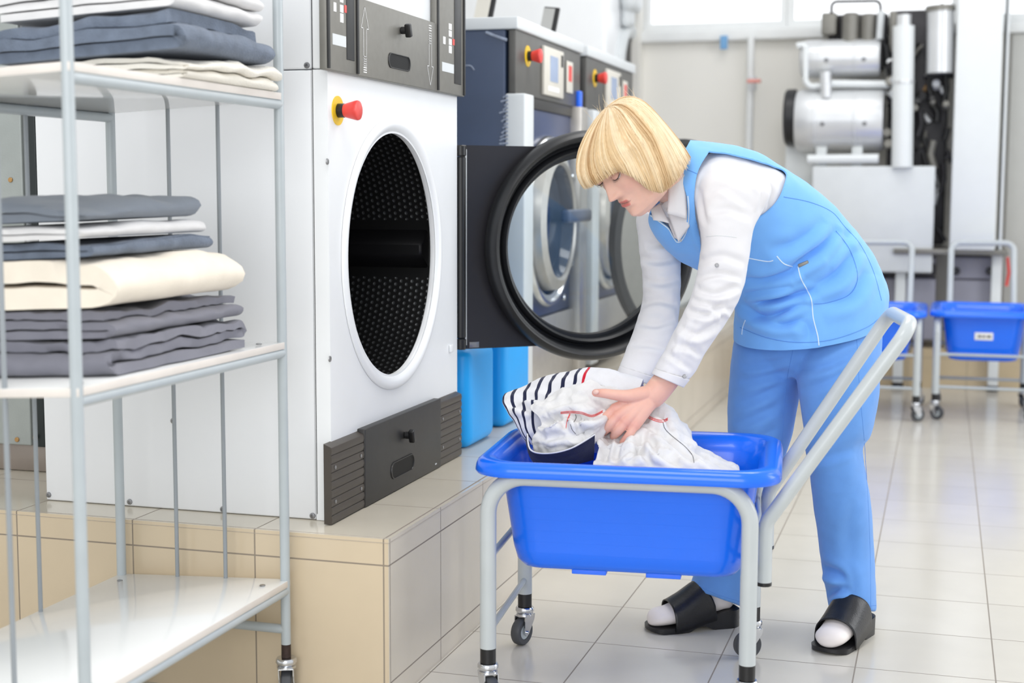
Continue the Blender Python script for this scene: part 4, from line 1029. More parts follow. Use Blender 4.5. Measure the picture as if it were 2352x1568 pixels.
def pip(P, poly):
    """signed pixel distance to a closed polygon (negative inside)"""
    poly = np.array(poly, float); d, _, _ = poly_dist(P, np.vstack([poly, poly[:1]])); ins = np.zeros(len(P), bool); n = len(poly)
    for i in range(n):
        a, b = poly[i], poly[(i+1) % n]
        c = ((a[1] > P[:, 1]) != (b[1] > P[:, 1])) & (P[:, 0] < (b[0]-a[0])*(P[:, 1]-a[1])/(b[1]-a[1]+1e-12)+a[0]); ins ^= c
    return np.where(ins, -d, d)

K_skin = mat('skin', (234, 190, 172), .45, 0, .03, 60, sss=.18, spec=.35)
nt = K_skin.node_tree; b = nt.nodes['Principled BSDF']; base = b.inputs['Base Color'].links[0].from_socket
ca = N(nt, 'ShaderNodeAttribute', attribute_name='tint'); mx = N(nt, 'ShaderNodeMix', data_type='RGBA')
nt.links.new(ca.outputs['Alpha'], mx.inputs[0]); nt.links.new(base, mx.inputs[6]); nt.links.new(ca.outputs['Color'], mx.inputs[7]); nt.links.new(mx.outputs[2], b.inputs['Base Color'])
K_tunic = mat('sky_blue_cotton', (122, 182, 246), .8, 0, .02, 20, bump=.12, bscale=900, spec=.2, sheen=.2)
K_pants = mat('blue_trouser_cotton', (106, 158, 228), .85, 0, .03, 30, bump=.15, bscale=900, spec=.15, sheen=.2)
K_shirt = mat('white_shirt_cotton', (224, 223, 226), .8, 0, .01, 20, bump=.1, bscale=700, spec=.2, sheen=.1)
K_pipe = mat('white_piping', (214, 232, 248), .7)
K_seam = mat('seam_thread', (92, 144, 216), .8)
K_hair = mat('blond_hair', (208, 178, 136), .4, 0, .12, 30, spec=.5)
K_dkhair = mat('dark_lash', (60, 46, 40), .6)
K_brow = mat('brown_brow', (150, 112, 84), .7)
K_sock = mat('pale_sock', (238, 230, 226), .75, 0, .02, 30, sheen=.2)
K_leather = mat('black_leather', (24, 24, 28), .36, 0, .15, 40, bump=.15, bscale=260)
K_lid = mat('eyelid_skin', (222, 172, 154), .5, 0, .02, 60, sss=.1)
K_eye = mat('eye_white', (225, 220, 218), .2)

# ---- head frame
HL = Vector((.69, -.70, .16)).normalized()
HF = Vector((-.46, -.60, -.65)); HF = (HF-HL*HF.dot(HL)).normalized(); HU = HL.cross(HF)*-1
if HU.z < 0: HU = -HU
HS = 1.0
chin = at(1469, 500, 2.975); HC = chin-HF*.076*HS+HU*.112*HS
HM = Matrix(((HL.x*HS, HF.x*HS, HU.x*HS, HC.x), (HL.y*HS, HF.y*HS, HU.y*HS, HC.y), (HL.z*HS, HF.z*HS, HU.z*HS, HC.z), (0, 0, 0, 1)))
def interp(x, xs, ys): return float(np.interp(x, xs, ys))
def gauss(x, z, cx, cz, sx, sz): return math.exp(-((x-cx)/sx)**2-((z-cz)/sz)**2)
def head_pt(u, z):
    """u azimuth (0 = front), z height -> local point with the features of the face"""
    zs = [-.118, -.112, -.10, -.085, -.06, -.03, 0, .03, .06, .085, .103, .112]
    W = interp(z, zs, [.006, .022, .037, .048, .058, .066, .071, .074, .070, .056, .033, .004])
    Fr = interp(z, zs, [.050, .070, .080, .0815, .081, .082, .083, .086, .078, .058, .032, .004])
    Bk = interp(z, zs, [.006, .012, .022, .034, .055, .078, .092, .097, .092, .072, .042, .004])
    if z > .03: q_ = 1-.13*min(1, (z-.03)/.04); W *= q_; Fr *= q_; Bk *= q_
    c, s = math.cos(u), math.sin(u)
    x = W*math.copysign(abs(s)**.92, s); y = Fr*math.copysign(abs(c)**.86, c) if c > 0 else -Bk*abs(c)**.95
    if c > 0:
        ax = abs(x); d = 0
        # nose
        t = max(0, min(1, (.006-z)/.046)); 
        if -.052 < z < .012:
            wd = .0062+.0052*t; hgt = .004+.0215*t**1.15; fall = 1 if z > -.041 else max(0, 1-((-.041-z)/.010)**1.5)
            d += hgt*math.exp(-(x/wd)**2)*fall
        d += .0085*gauss(ax, z, .0125, -.040, .006, .0065)
        # brow ridge, sockets, lids, cheeks
        d += .0035*gauss(ax, z, .030, .019, .020, .007)
        d -= .0100*gauss(ax, z, .0315, .0005, .0145, .0100)
        d -= .0030*gauss(ax, z, .013, .001, .006, .009)
        d += .0055*gauss(ax, z, .0315, -.001, .0105, .0068)
        d += .0045*gauss(ax, z, .040, -.030, .018, .018)
        d -= .0022*gauss(ax, z, .030, -.058, .009, .014)
        # mouth
        mw = math.exp(-(x/.021)**4)
        d += .0052*mw*math.exp(-((z+.0605-.0010*math.cos(x*150))/.0046)**2)+.0058*mw*math.exp(-((z+.0715)/.0050)**2)
        d -= .0046*mw*math.exp(-((z+.0660-.06*ax*ax/.02)/.0019)**2)
        d -= .0030*math.exp(-(x/.016)**2)*math.exp(-((z+.081)/.006)**2)
        d -= .0014*math.exp(-(x/.0035)**2)*math.exp(-((z+.053)/.006)**2)
        d += .0050*gauss(x, z, 0, -.098, .016, .012)
        y += d*max(0, c)**.3
    return Vector((x, y, z if z < .03 else .03+(z-.03)*.74))
body = MB()
nz_, nu = 150, 190; zz = [-.118+.230*(1-math.cos(PI*i/nz_))/2 for i in range(nz_+1)]
vs = []; fs = []
for z in zz:
    for k in range(nu): vs.append(HM @ head_pt(2*PI*k/nu, z))
for i in range(nz_):
    for k in range(nu): fs.append((i*nu+k, i*nu+(k+1) % nu, (i+1)*nu+(k+1) % nu, (i+1)*nu+k))
fs += [tuple(range(nu)), tuple(nz_*nu+k for k in range(nu))]
body.add(vs, fs)
for sx in (-1, 1): body.ball((0, 0, 0), 1, 20, 12, M=HM @ Matrix.Translation((sx*.073, -.008, -.012)) @ Matrix.Rotation(sx*.3, 4, 'Z') @ Matrix.Diagonal((.008, .018, .030, 1)))
# neck and trunk (the trunk stays inside the clothes)
nk0 = HM @ Vector((0, -.022, -.045)); nk1 = at(1572, 436, 3.14)
body.tube([nk0, nk0.lerp(nk1, .35), nk0.lerp(nk1, .7), nk1, nk1.lerp(at(1620, 470, 3.17), 1)], [.052, .050, .051, .058, .075], 28)
TR = [(1535, 500, 1640, 370, 3.17, .075), (1600, 540, 1740, 410, 3.23, .095), (1680, 590, 1830, 475, 3.29, .095), (1750, 650, 1920, 575, 3.37, .095), (1745, 710, 1975, 670, 3.42, .10), (1745, 740, 1975, 740, 3.43, .10), (1760, 790, 1960, 790, 3.43, .085)]
add_loft(body, loft_rows(TR, 5, 40))
# arms
SLN = [(1690, 435, 3.12, .034), (1672, 500, 3.06, .030), (1664, 590, 3.03, .027), (1642, 690, 3.01, .026), (1598, 772, 2.985, .026), (1553, 842, 2.965, .026), (1516, 890, 2.95, .0270), (1500, 908, 2.945, .0265)]
joint_tube(body, SLN)
SLF = [(1515, 495, 3.28, .03), (1515, 560, 3.27, .028), (1518, 640, 3.25, .026), (1512, 720, 3.22, .025), (1488, 790, 3.17, .025), (1462, 850, 3.12, .026), (1446, 890, 3.08, .026)]
joint_tube(body, SLF)
# near hand
def hand(mb, W, mcp, fingers, thumb, palm_r=.0145):
    for m in mcp: joint_tube(mb, [W[:3]+(.019,), ((W[0]*.5+m[0]*.5), (W[1]*.5+m[1]*.5), (W[2]+m[2])/2-.003, palm_r*1.08), m[:3]+(.0118,)], 5, 16)
    for f in fingers: joint_tube(mb, f, 5, 14)
    joint_tube(mb, thumb, 5, 16)
WN = (1500, 908, 2.945)
MCP = [(1413, 938, 2.915), (1420, 955, 2.904), (1437, 969, 2.901), (1459, 976, 2.906)]
FNG = [[(1413, 938, 2.915, .0108), (1391, 958, 2.913, .0098), (1376, 976, 2.932, .0086), (1370, 985, 2.955, .0076)],
       [(1420, 955, 2.904, .0110), (1400, 977, 2.900, .0100), (1387, 991, 2.922, .0088), (1386, 996, 2.950, .0078)],
       [(1437, 969, 2.901, .0104), (1421, 989, 2.897, .0096), (1410, 1000, 2.918, .0085), (1410, 1004, 2.945, .0075)],
       [(1459, 976, 2.906, .0094), (1448, 994, 2.898, .0086), (1437, 1007, 2.900, .0076), (1430, 1015, 2.908, .0068)]]
THB = [(1484, 903, 2.932, .0165), (1447, 909, 2.912, .0140), (1416, 907, 2.905, .0115), (1388, 903, 2.903, .0100), (1368, 902, 2.906, .0082)]
hand(body, WN, MCP, FNG, THB)
joint_tube(body, [(1486, 925, 2.935, .021), (1460, 945, 2.92, .017), (1445, 958, 2.915, .013)], 4, 16)
# far hand, sunk in the washing
WF = (1446, 890, 3.08)
hand(body, WF, [(1388, 915, 3.03), (1393, 930, 3.02), (1404, 943, 3.02), (1420, 950, 3.03)],
     [[(1388, 915, 3.03, .0105), (1368, 930, 3.03, .0095), (1356, 948, 3.04, .008)], [(1393, 930, 3.02, .0105), (1376, 948, 3.02, .0095), (1366, 963, 3.03, .008)],
      [(1404, 943, 3.02, .0100), (1390, 962, 3.02, .009), (1382, 974, 3.03, .0078)], [(1420, 950, 3.03, .0092), (1410, 968, 3.02, .0082), (1402, 980, 3.03, .007)]],
     [(1434, 892, 3.06, .015), (1402, 893, 3.03, .0125), (1378, 896, 3.02, .0105), (1360, 900, 3.02, .0085)])
# legs
joint_tube(body, [(1920, 790, 3.39, .065), (1925, 930, 3.37, .055), (1922, 1040, 3.36, .042), (1930, 1130, 3.38, .040), (1945, 1260, 3.42, .036), (1955, 1395, 3.455, .025)], 5, 24)
joint_tube(body, [(1775, 790, 3.46, .06), (1755, 920, 3.45, .052), (1738, 1050, 3.42, .042), (1715, 1150, 3.41, .040), (1680, 1270, 3.39, .036), (1652, 1365, 3.37, .025)], 5, 24)
bme = remesh(body, .0019, 4, .5)
v, n = mesh_np(bme); HMi = np.array(HM.inverted()); loc = v @ HMi[:3, :3].T+HMi[:3, 3]
col = np.zeros((len(v), 4)); x, y, z = loc.T
front = (y > .03) & (np.abs(loc) < .14).all(1)
lip = front*np.exp(-(x/.0180)**6)*np.clip(np.exp(-((z+.0616)/.0034)**4)+np.exp(-((z+.0705)/.0042)**4), 0, 1)
blush = front*(.40*(np.exp(-((np.abs(x)-.042)/.018)**2-((z+.034)/.016)**2))+.30*np.exp(-(x/.013)**2-((z+.040)/.010)**2))
mouth = front*np.exp(-(x/.020)**6)*np.exp(-((z+.0662)/.0016)**2)
col[:, :3] = lin((222, 122, 112)); col[:, 3] = np.clip(blush*.32, 0, 1)
k = lip > .45; col[k, :3] = lin((204, 96, 96)); col[k, 3] = np.clip(lip[k]*.95, 0, .8)
k = mouth > .3; col[k, :3] = lin((140, 60, 58)); col[k, 3] = mouth[k]*.9
px = project(v); hnd = (v[:, 2] < .64) & (v[:, 2] > .45) & (v[:, 1] < 3.15)
dk = np.full(len(v), 1e9)
for P_ in MCP+[(f[2][0], f[2][1], f[2][2]) for f in FNG]+[THB[-1][:3]]:
    q = np.array(at(*P_)); dk = np.minimum(dk, np.linalg.norm(v-q, axis=1))
k = hnd; col[k, :3] = lin((222, 140, 128)); col[k, 3] = (.18+.45*np.exp(-(dk/.014)**2))[k]
ca = bme.attributes.new('tint', 'FLOAT_COLOR', 'POINT'); ca.data.foreach_set('color', col.ravel())
BODY = finish(bme, 'body', K_skin, PER)
# nail of the thumb
p = at(1369, 900, 2.893); mb = MB(); mb.ball((0, 0, 0), 1, 16, 8, M=Matrix.Translation(p) @ Matrix.Rotation(-.2, 4, 'Y') @ Matrix.Diagonal((.0068, .0025, .0050, 1))); mb.build('thumbnail', mat('nail', (238, 196, 182), .25), BODY)
# eyes, lids, brows
for sx in (-1, 1):
    ec = HM @ Vector((sx*.0315, .0715, -.0015)); E = HM.copy(); E.translation = ec
    mb = MB(); mb.ball((0, 0, 0), .0105, 24, 16, M=E); ey = mb.build('eye', K_eye, PER)
    mb = MB(); mb.ball((0, 0, 0), 1, 18, 10, M=E @ Matrix.Rotation(-.95, 4, 'X') @ Matrix.Translation((-.0006*sx, .0095, 0)) @ Matrix.Diagonal((.0046, .0016, .0046, 1))); mb.build('iris', mat('brown_iris', (96, 76, 60), .3) if 'brown_iris' not in MATS else MATS['brown_iris'], ey)
    lid = []
    for i in range(9):
        th = PI*.5-(PI*.5+.66)*i/8
        lid.append([E @ (Matrix.Rotation(0, 3, 'Z') @ Vector((.0128*math.cos(ph), .0125*math.sin(ph)*math.cos(th)+.0003, .0118*math.sin(ph)*math.sin(th)))) for ph in [PI*j/16 for j in range(17)]])
    mb = MB(); mb.grid(lid); mb.build('eyelid', K_lid, PER)
    th = -.66; mb = MB(); L_ = [E @ Vector((.0130*math.cos(ph), .0134*math.sin(ph)*math.cos(th), .0122*math.sin(ph)*math.sin(th)-.0002)) for ph in [PI*j/14 for j in range(15)]]
    mb.tube(L_, [.0003]+[.0008]*13+[.0003], 8); la = mb.build('eyelashes', K_dkhair, PER)
    mb = MB()
    for j in range(2, 13):
        d = (L_[j]-ec).normalized(); mb.tube([L_[j], L_[j]+d*.003-HU*.001, L_[j]+d*.005-HU*.0012], [.0003, .00025, .0001], 5)
    me_ = mb.build('lash_fringe', K_dkhair, la); me_['kind'] = 'stuff'
    mb = MB(); bl = []
    for j in range(11):
        t = j/10; xx = sx*(.014+.036*t); q = head_pt(math.asin(max(-1, min(1, xx/.0735))), .0185+.007*math.sin(PI*min(1, t*1.15))-.004*t); q.x = xx; q.y += .0008; bl.append(HM @ q)
    mb.tube(bl, [.0012+.0016*math.sin(PI*(.15+.8*(1-j/10))) for j in range(11)], 8); mb.build('eyebrow', K_brow, PER)

# ---- hair: a shell under many fine locks, all falling from the crown
HCR = Vector((.0, -.034, .098))
def hair_end(a):     # lower edge (local z) and outward bulge for an azimuth in degrees, 0 = front, + = her left
    A_ = abs(a)
    if -110 < a < -30: return interp(-a, [30, 50, 75, 110], [.012, -.004, -.045, -.085])
    z = interp(A_, [0, 28, 48, 60, 72, 88, 115, 150, 180], [.021, .018, .008, -.020, -.062, -.088, -.098, -.094, -.092])
    return z
def hair_pt(a, t, k=1.0):
    """a azimuth in degrees, t 0 crown .. 1 tip"""
    ar = math.radians(a); ze = hair_end(a)
    c0 = Vector((0, .010, .016)); R = Vector((.092, .110, .094))*k
    dirh = Vector((math.sin(ar), math.cos(ar), 0))
    # arc over the skull, then hanging with a slight tuck
    top = HCR; eq = c0+Vector((R.x*dirh.x, R.y*dirh.y, 0))
    L1 = 1.0; arcl = .16; hang = max(.004, eq.z-ze); tt = t*(arcl+hang)
    if tt < arcl:
        s_ = tt/arcl*PI/2
        p = c0+Vector((eq.x-c0.x, eq.y-c0.y, 0))*math.sin(s_)+Vector((0, 0, R.z))*math.cos(s_)
        p += (top*k-(c0+Vector((0, 0, R.z))))*(math.cos(s_)**2)
    else:
        h = tt-arcl; p = eq+Vector((0, 0, -h)); q = h/.12
        p.x *= 1-.20*q*q; 
        fall = .30*h*(.35+.65*abs(math.sin(ar)))
        w_ = min(1, max(0, (abs(a)-95)/55)); w_ = w_*w_*(3-2*w_); fall = fall*(1-w_)-.10*h*w_
        p.y = p.y*(1-.10*q*q)+fall
    if a < -20:   # the side turned away lies close behind the cheek
        w_ = min(1, (-a-20)/40)*min(1, max(0, (180+a)/60)); p.x *= 1-.05*w_*t; p.y -= .030*w_*max(0, t-.5)
    return p
nA, nT = 96, 26
grid = []
for i in range(nA+1):
    a = -180+360*i/nA; grid.append([HM @ hair_pt(a, j/nT, .975) for j in range(nT+1)])
mb = MB(); mb.grid(grid)
shell = mb.build('hair', K_hair, PER)
sm = shell.modifiers.new('thick', 'SOLIDIFY'); sm.thickness = .008; sm.offset = -1
hairs = [bpy.data.materials.get('blond_hair')]
for nm, c in (('blond_lock_light', (234, 213, 178)), ('blond_lock_deep', (182, 144, 98)), ('blond_lock_mid', (220, 192, 150))): hairs.append(mat(nm, c, .36, 0, .08, 40, spec=.5))
rnd = random.Random(9); mb = MB()
for k in range(3200):
    a = rnd.uniform(-180, 180); t0 = rnd.uniform(0, .06) if rnd.random() < .7 else rnd.uniform(.1, .5); t1 = rnd.uniform(.9, 1.02); kk = rnd.uniform(.992, 1.018)
    sw = rnd.uniform(-2.5, 2.5); P = []
    ns = 13
    for j in range(ns):
        t = t0+(t1-t0)*j/(ns-1)
        q = hair_pt(a+sw*t+0.8*math.sin(t*4+a*.3), t, kk); P.append(HM @ q)
    r = rnd.uniform(.0005, .0012); cv_ = noise.noise(Vector((a*.11, 3.3, 0)))+.5*noise.noise(Vector((a*.45, 1.3, 0)))+rnd.uniform(-.22, .22); mb.cm = 2 if cv_ < -.34 else (0 if cv_ < -.1 else (3 if cv_ < .2 else 1))
    mb.tube(P, [r*.5]+[r]*(ns-3)+[r*.7, r*.2], 5, caps=False)
lk = mb.build('hair_locks', hairs, shell, weld=False); lk['kind'] = 'stuff'
mb = MB()   # flyaway wisps at the crown
for k in range(26):
    a = rnd.uniform(-180, 180); p0 = hair_pt(a, rnd.uniform(.05, .4), 1.0); d = Vector((rnd.uniform(-.3, .3), rnd.uniform(-.9, .1), 1)).normalized(); L_ = rnd.uniform(.015, .04)
    sd = Vector((rnd.uniform(-1, 1), rnd.uniform(-1, 1), 0))*.35
    mb.tube([HM @ (p0+d*L_*s_+sd*L_*s_*s_) for s_ in (0, .3, .6, 1)], [.0003, .0003, .00025, .0001], 4, caps=False)
wi = mb.build('flyaway_hair', hairs[1], shell, weld=False); wi['kind'] = 'stuff'

# ---- white shirt
sh = MB()
TS = [(1504, 492, 1600, 368, 3.15, .085), (1514, 518, 1668, 345, 3.17, .120), (1556, 556, 1743, 366, 3.21, .134), (1600, 585, 1803, 400, 3.24, .134), (1655, 606, 1865, 453, 3.30, .128), (1715, 645, 1922, 526, 3.36, .118)]
add_loft(sh, loft_rows(TS, 6, 48))
add_loft(sh, loft_rows([(1625, 372, 1765, 410, 3.12, .06), (1604, 415, 1772, 440, 3.09, .072), (1600, 470, 1748, 490, 3.07, .070), (1606, 515, 1733, 520, 3.05, .064), (1611, 565, 1726, 562, 3.04, .060), (1602, 622, 1717, 622, 3.03, .056), (1591, 672, 1699, 684, 3.01, .054), (1573, 712, 1674, 730, 2.995, .052), (1546, 768, 1634, 790, 2.98, .048), (1519, 820, 1602, 842, 2.965, .042), (1503, 848, 1582, 872, 2.955, .038)], 6, 40))
add_loft(sh, loft_rows([(1470, 480, 1560, 520, 3.27, .055), (1462, 510, 1566, 555, 3.27, .056), (1470, 575, 1564, 605, 3.26, .053), (1476, 640, 1563, 655, 3.24, .050), (1474, 700, 1560, 720, 3.22, .048), (1458, 755, 1549, 780, 3.18, .046), (1438, 805, 1524, 832, 3.14, .042), (1422, 845, 1500, 868, 3.11, .038)], 6, 40))
sme = remesh(sh, .0042, 6, .5)
SC = [([(1598, 662), (1640, 676), (1698, 655)], .0055, 8), ([(1590, 690), (1640, 700), (1688, 716)], .005, 7), ([(1578, 712), (1625, 722), (1668, 690)], .005, 7), ([(1560, 748), (1600, 768), (1648, 740)], .0045, 8), ([(1605, 600), (1660, 588), (1716, 606)], .003, 8), ([(1600, 640), (1650, 628), (1706, 640)], .0045, 7), ([(1545, 790), (1590, 800), (1610, 820)], .004, 7), ([(1530, 810), (1560, 830), (1590, 850)], .003, 6),
      ([(1620, 700), (1650, 715), (1660, 735)], .004, 6), ([(1600, 735), (1570, 790), (1560, 840)], .003, 7), ([(1620, 450), (1660, 430), (1720, 470)], .003, 9), ([(1625, 490), (1670, 480), (1728, 500)], .003, 8), ([(1745, 410), (1770, 440), (1765, 480)], .003, 6), ([(1720, 400), (1752, 440), (1742, 490)], .003, 6), ([(1606, 430), (1612, 480), (1625, 520)], .003, 7),
      ([(1470, 590), (1510, 600), (1560, 590)], .0045, 8), ([(1472, 640), (1520, 650), (1560, 640)], .004, 8), ([(1470, 700), (1510, 690), (1556, 700)], .0045, 8), ([(1462, 740), (1510, 745), (1550, 730)], .004, 8), ([(1480, 560), (1520, 560), (1560, 545)], .004, 8), ([(1450, 790), (1490, 790), (1530, 800)], .004, 8)]
crease(sme, [(l, d*1.7, w) for l, d, w in SC], .0022, 22)
SHIRT = finish(sme, 'shirt', K_shirt, PER)
# cuffs, sleeve tab and studs
mb = MB(); rows = loft_rows([(1503, 846, 1584, 872, 2.955, .040), (1497, 858, 1570, 890, 2.952, .041)], 5, 40); add_loft(mb, rows, (False, False)); c_ = mb.build('cuff', K_shirt, PER); m_s = c_.modifiers.new('t', 'SOLIDIFY'); m_s.thickness = .003
mb = MB(); rows = loft_rows([(1424, 840, 1502, 866, 3.11, .040), (1417, 856, 1492, 884, 3.105, .041)], 5, 40); add_loft(mb, rows, (False, False)); c_ = mb.build('cuff', K_shirt, PER); m_s = c_.modifiers.new('t', 'SOLIDIFY'); m_s.thickness = .003

# ---- BVH of a mesh in world space, to lay seams, piping and buttons on cloth
from mathutils.bvhtree import BVHTree
def bvh_of(o):
    bpy.context.view_layer.update(); dg = bpy.context.evaluated_depsgraph_get(); e = o.evaluated_get(dg); me = e.to_mesh(); mw = o.matrix_world
    t = BVHTree.FromPolygons([mw @ v.co for v in me.vertices], [tuple(p.vertices) for p in me.polygons]); e.to_mesh_clear(); return t
def lay(bv, pts, r, mm, nm, parent, lift=.0, dash=False):
    P = []; R = catmull(pts, 14)
    for q in R:
        h = bv.ray_cast(EYE, ray(q[0], q[1]).normalized())
        if h[0] is not None: P.append(h[0]-ray(q[0], q[1]).normalized()*lift)
    if len(P) > 2: mb = MB(); mb.tube(P, r, 8); return mb.build(nm, mm, parent)
# ---- blue tunic
TT = [(1689, 770, 2033, 737, 3.42, 0.165, 0.045), (1690, 735, 2036, 705, 3.42, 0.168, 0.044), (1692, 700, 2037, 672, 3.42, 0.168, 0.04), (1686, 668, 2020, 622, 3.41, 0.16, 0.03), (1668, 648, 1985, 562, 3.38, 0.152, 0.018), (1640, 632, 1938, 502, 3.345, 0.148, 0.008), (1605, 618, 1880, 445, 3.3, 0.146, 0), (1566, 595, 1812, 396, 3.25, 0.148, 0), (1532, 567, 1746, 358, 3.21, 0.146, 0), (1506, 535, 1680, 336, 3.175, 0.132, 0), (1493, 503, 1622, 330, 3.15, 0.105, 0), (1505, 470, 1585, 326, 3.135, 0.075, 0)]
rows = loft_rows(TT, 15, 220)
mb = MB(); add_loft(mb, rows, (False, False))
V_ = np.array([tuple(p) for p in mb.v]); Pp = project(V_)
ctr_ = np.repeat(np.array([tuple(sum(r, Vector())/len(r)) for r in rows]), 220, 0)
nearside = ((V_-ctr_) @ np.array(fw)) < 0
ARM = [(1628, 350), (1690, 358), (1752, 376), (1802, 395), (1800, 425), (1786, 458), (1760, 486), (1728, 504), (1690, 520), (1650, 560), (1618, 590), (1604, 540), (1597, 490), (1595, 440), (1604, 392)]
NECK = [(1440, 420), (1494, 492), (1520, 510), (1536, 523), (1546, 541), (1556, 552), (1566, 546), (1577, 518), (1579, 480), (1577, 450), (1568, 415), (1566, 300), (1440, 300)]
fA = pip(Pp, catmull(ARM+[ARM[0]], 5)); fN = pip(Pp, NECK)
far = np.array([tuple(at(1505, 520, 3.27))]); ax_ = V_-far; fF = np.linalg.norm(ax_*np.array([1, 1, 1]), axis=1)-.082
field = np.minimum(np.where(nearside, fA, 50), np.where(nearside, fN, 50))
bot = V_[:, 1] > 0
field = np.minimum(field, np.where(~nearside, fF*1000, 50))
cv, cf = clip_mesh(mb.v, mb.f, field)
tme = bpy.data.meshes.new('tunic'); tme.from_pydata(cv, [], cf)
bm = bmesh.new(); bm.from_mesh(tme); bmesh.ops.remove_doubles(bm, verts=bm.verts, dist=.0004); bmesh.ops.recalc_face_normals(bm, faces=bm.faces); bm.to_mesh(tme); bm.free()
v, n = mesh_np(tme)
if ((v-v.mean(0))*n).sum(1).mean() < 0:
    bm = bmesh.new(); bm.from_mesh(tme); bmesh.ops.reverse_faces(bm, faces=bm.faces); bm.to_mesh(tme); bm.free(); tme.update()
TC = [([(1813, 618), (1849, 592), (1889, 563), (1925, 525)], .008, 12), ([(1706, 640), (1750, 646), (1799, 632), (1836, 612)], .007, 10), ([(1740, 690), (1790, 686), (1844, 672), (1880, 668)], .007, 9), ([(1730, 724), (1781, 722), (1817, 704), (1850, 686)], .006, 10), ([(1705, 690), (1745, 730), (1800, 742), (1845, 728)], .005, 10), ([(1760, 572), (1830, 556), (1890, 505)], .004, 14),
      ([(1862, 660), (1920, 630), (1956, 570)], .006, 14), ([(1885, 700), (1950, 680), (1985, 620)], .004, 14), ([(1712, 668), (1760, 664), (1820, 650)], .006, 8), ([(1890, 600), (1930, 560), (1950, 530)], .004, 12), ([(1845, 735), (1858, 765), (1850, 790)], .003, 12), ([(1600, 500), (1608, 540), (1640, 600)], .002, 6)]
crease(tme, [(l, d*2.7, w*1.0) for l, d, w in TC], .003, 14)
TUN = finish(tme, 'tunic', K_tunic, PER)
so = TUN.modifiers.new('thick', 'SOLIDIFY'); so.thickness = .0035; so.offset = 1
bv = bvh_of(TUN)
for pts in ([(1716, 592), (1760, 600), (1776, 598)], [(1784, 588), (1800, 605), (1820, 612)], [(1833, 612), (1840, 640), (1855, 668), (1864, 690), (1868, 730), (1878, 770), (1881, 793)], [(1712, 735), (1706, 752), (1704, 768)], [(1494, 495), (1520, 513), (1536, 526), (1546, 544), (1556, 556), (1568, 549), (1580, 520), (1582, 480), (1580, 450)]):
    lay(bv, pts, .0014, K_pipe, 'piping', TUN, .0008)
for pts in ([(1800, 452), (1860, 464), (1910, 486), (1940, 520), (1975, 560), (2005, 620), (2025, 690)], [(1920, 530), (1950, 570), (1968, 620), (1966, 655), (1945, 680), (1900, 695), (1870, 698)], [(1700, 752), (1760, 775), (1830, 786), (1910, 780), (1990, 752), (2028, 722)], [(1568, 386), (1590, 394), (1603, 400)]):
    lay(bv, pts, .0008, K_seam, 'stitched_seam', TUN, .0003)
h = bv.ray_cast(EYE, ray(1845, 606).normalized())[0]
if h: mb = MB(); mb.rbox((-.012, -.002, -.004), (.012, .002, .004), .0015, M=Matrix.Translation(h-fw*.001) @ Matrix.Rotation(-.4, 4, 'Y')); mb.build('zip_pull', M_mgrey, TUN)
bs = bvh_of(SHIRT)
for q in ((1646, 609), (1572, 864)):
    h = bs.ray_cast(EYE, ray(*q).normalized())[0]
    if h: mb = MB(); mb.cyl(.0042, -.001, .002, frame(h-fw*.002, rr, -fw), 16, .0008); mb.build('stud', M_screw, SHIRT)
lay(bs, [(1622, 543), (1655, 541), (1692, 545)], .0007, M_lightgrey, 'sleeve_seam', SHIRT, .0002)
# collar: two pointed leaves and the stand
def sheet(nm, quad, m, parent, th=.0025, puff=.004, n=8):
    Q = [at(*q) for q in quad]; P = []
    for i in range(n+1):
        r_ = []
        for j in range(n+1):
            s_, t_ = i/n, j/n; p = Q[0].lerp(Q[1], s_).lerp(Q[3].lerp(Q[2], s_), t_); r_.append(p-fw*puff*math.sin(PI*s_)*math.sin(PI*t_))
        P.append(r_)
    mb = MB(); mb.grid(P); o = mb.build(nm, m, parent); k_ = o.modifiers.new('t', 'SOLIDIFY'); k_.thickness = th; return o
sheet('collar', [(1536, 420, 3.030), (1572, 400, 3.045), (1578, 503, 3.035), (1533, 490, 3.015)], K_shirt, PER, puff=.008)
sheet('collar', [(1494, 480, 3.06), (1516, 466, 3.07), (1538, 512, 3.055), (1500, 505, 3.05)], K_shirt, PER, puff=.006)
sheet('shirt_placket', [(1516, 466, 3.085), (1540, 460, 3.085), (1566, 555, 3.075), (1548, 545, 3.072)], mat('grey_shaded_cotton_lining', (196, 192, 196), .8), PER, puff=.002)  # the grey paints the shade inside the neckline onto the placket strip
sheet('shirt_front', [(1530, 480, 3.062), (1582, 480, 3.062), (1584, 520, 3.07), (1558, 556, 3.07)], K_shirt, PER, puff=.003)

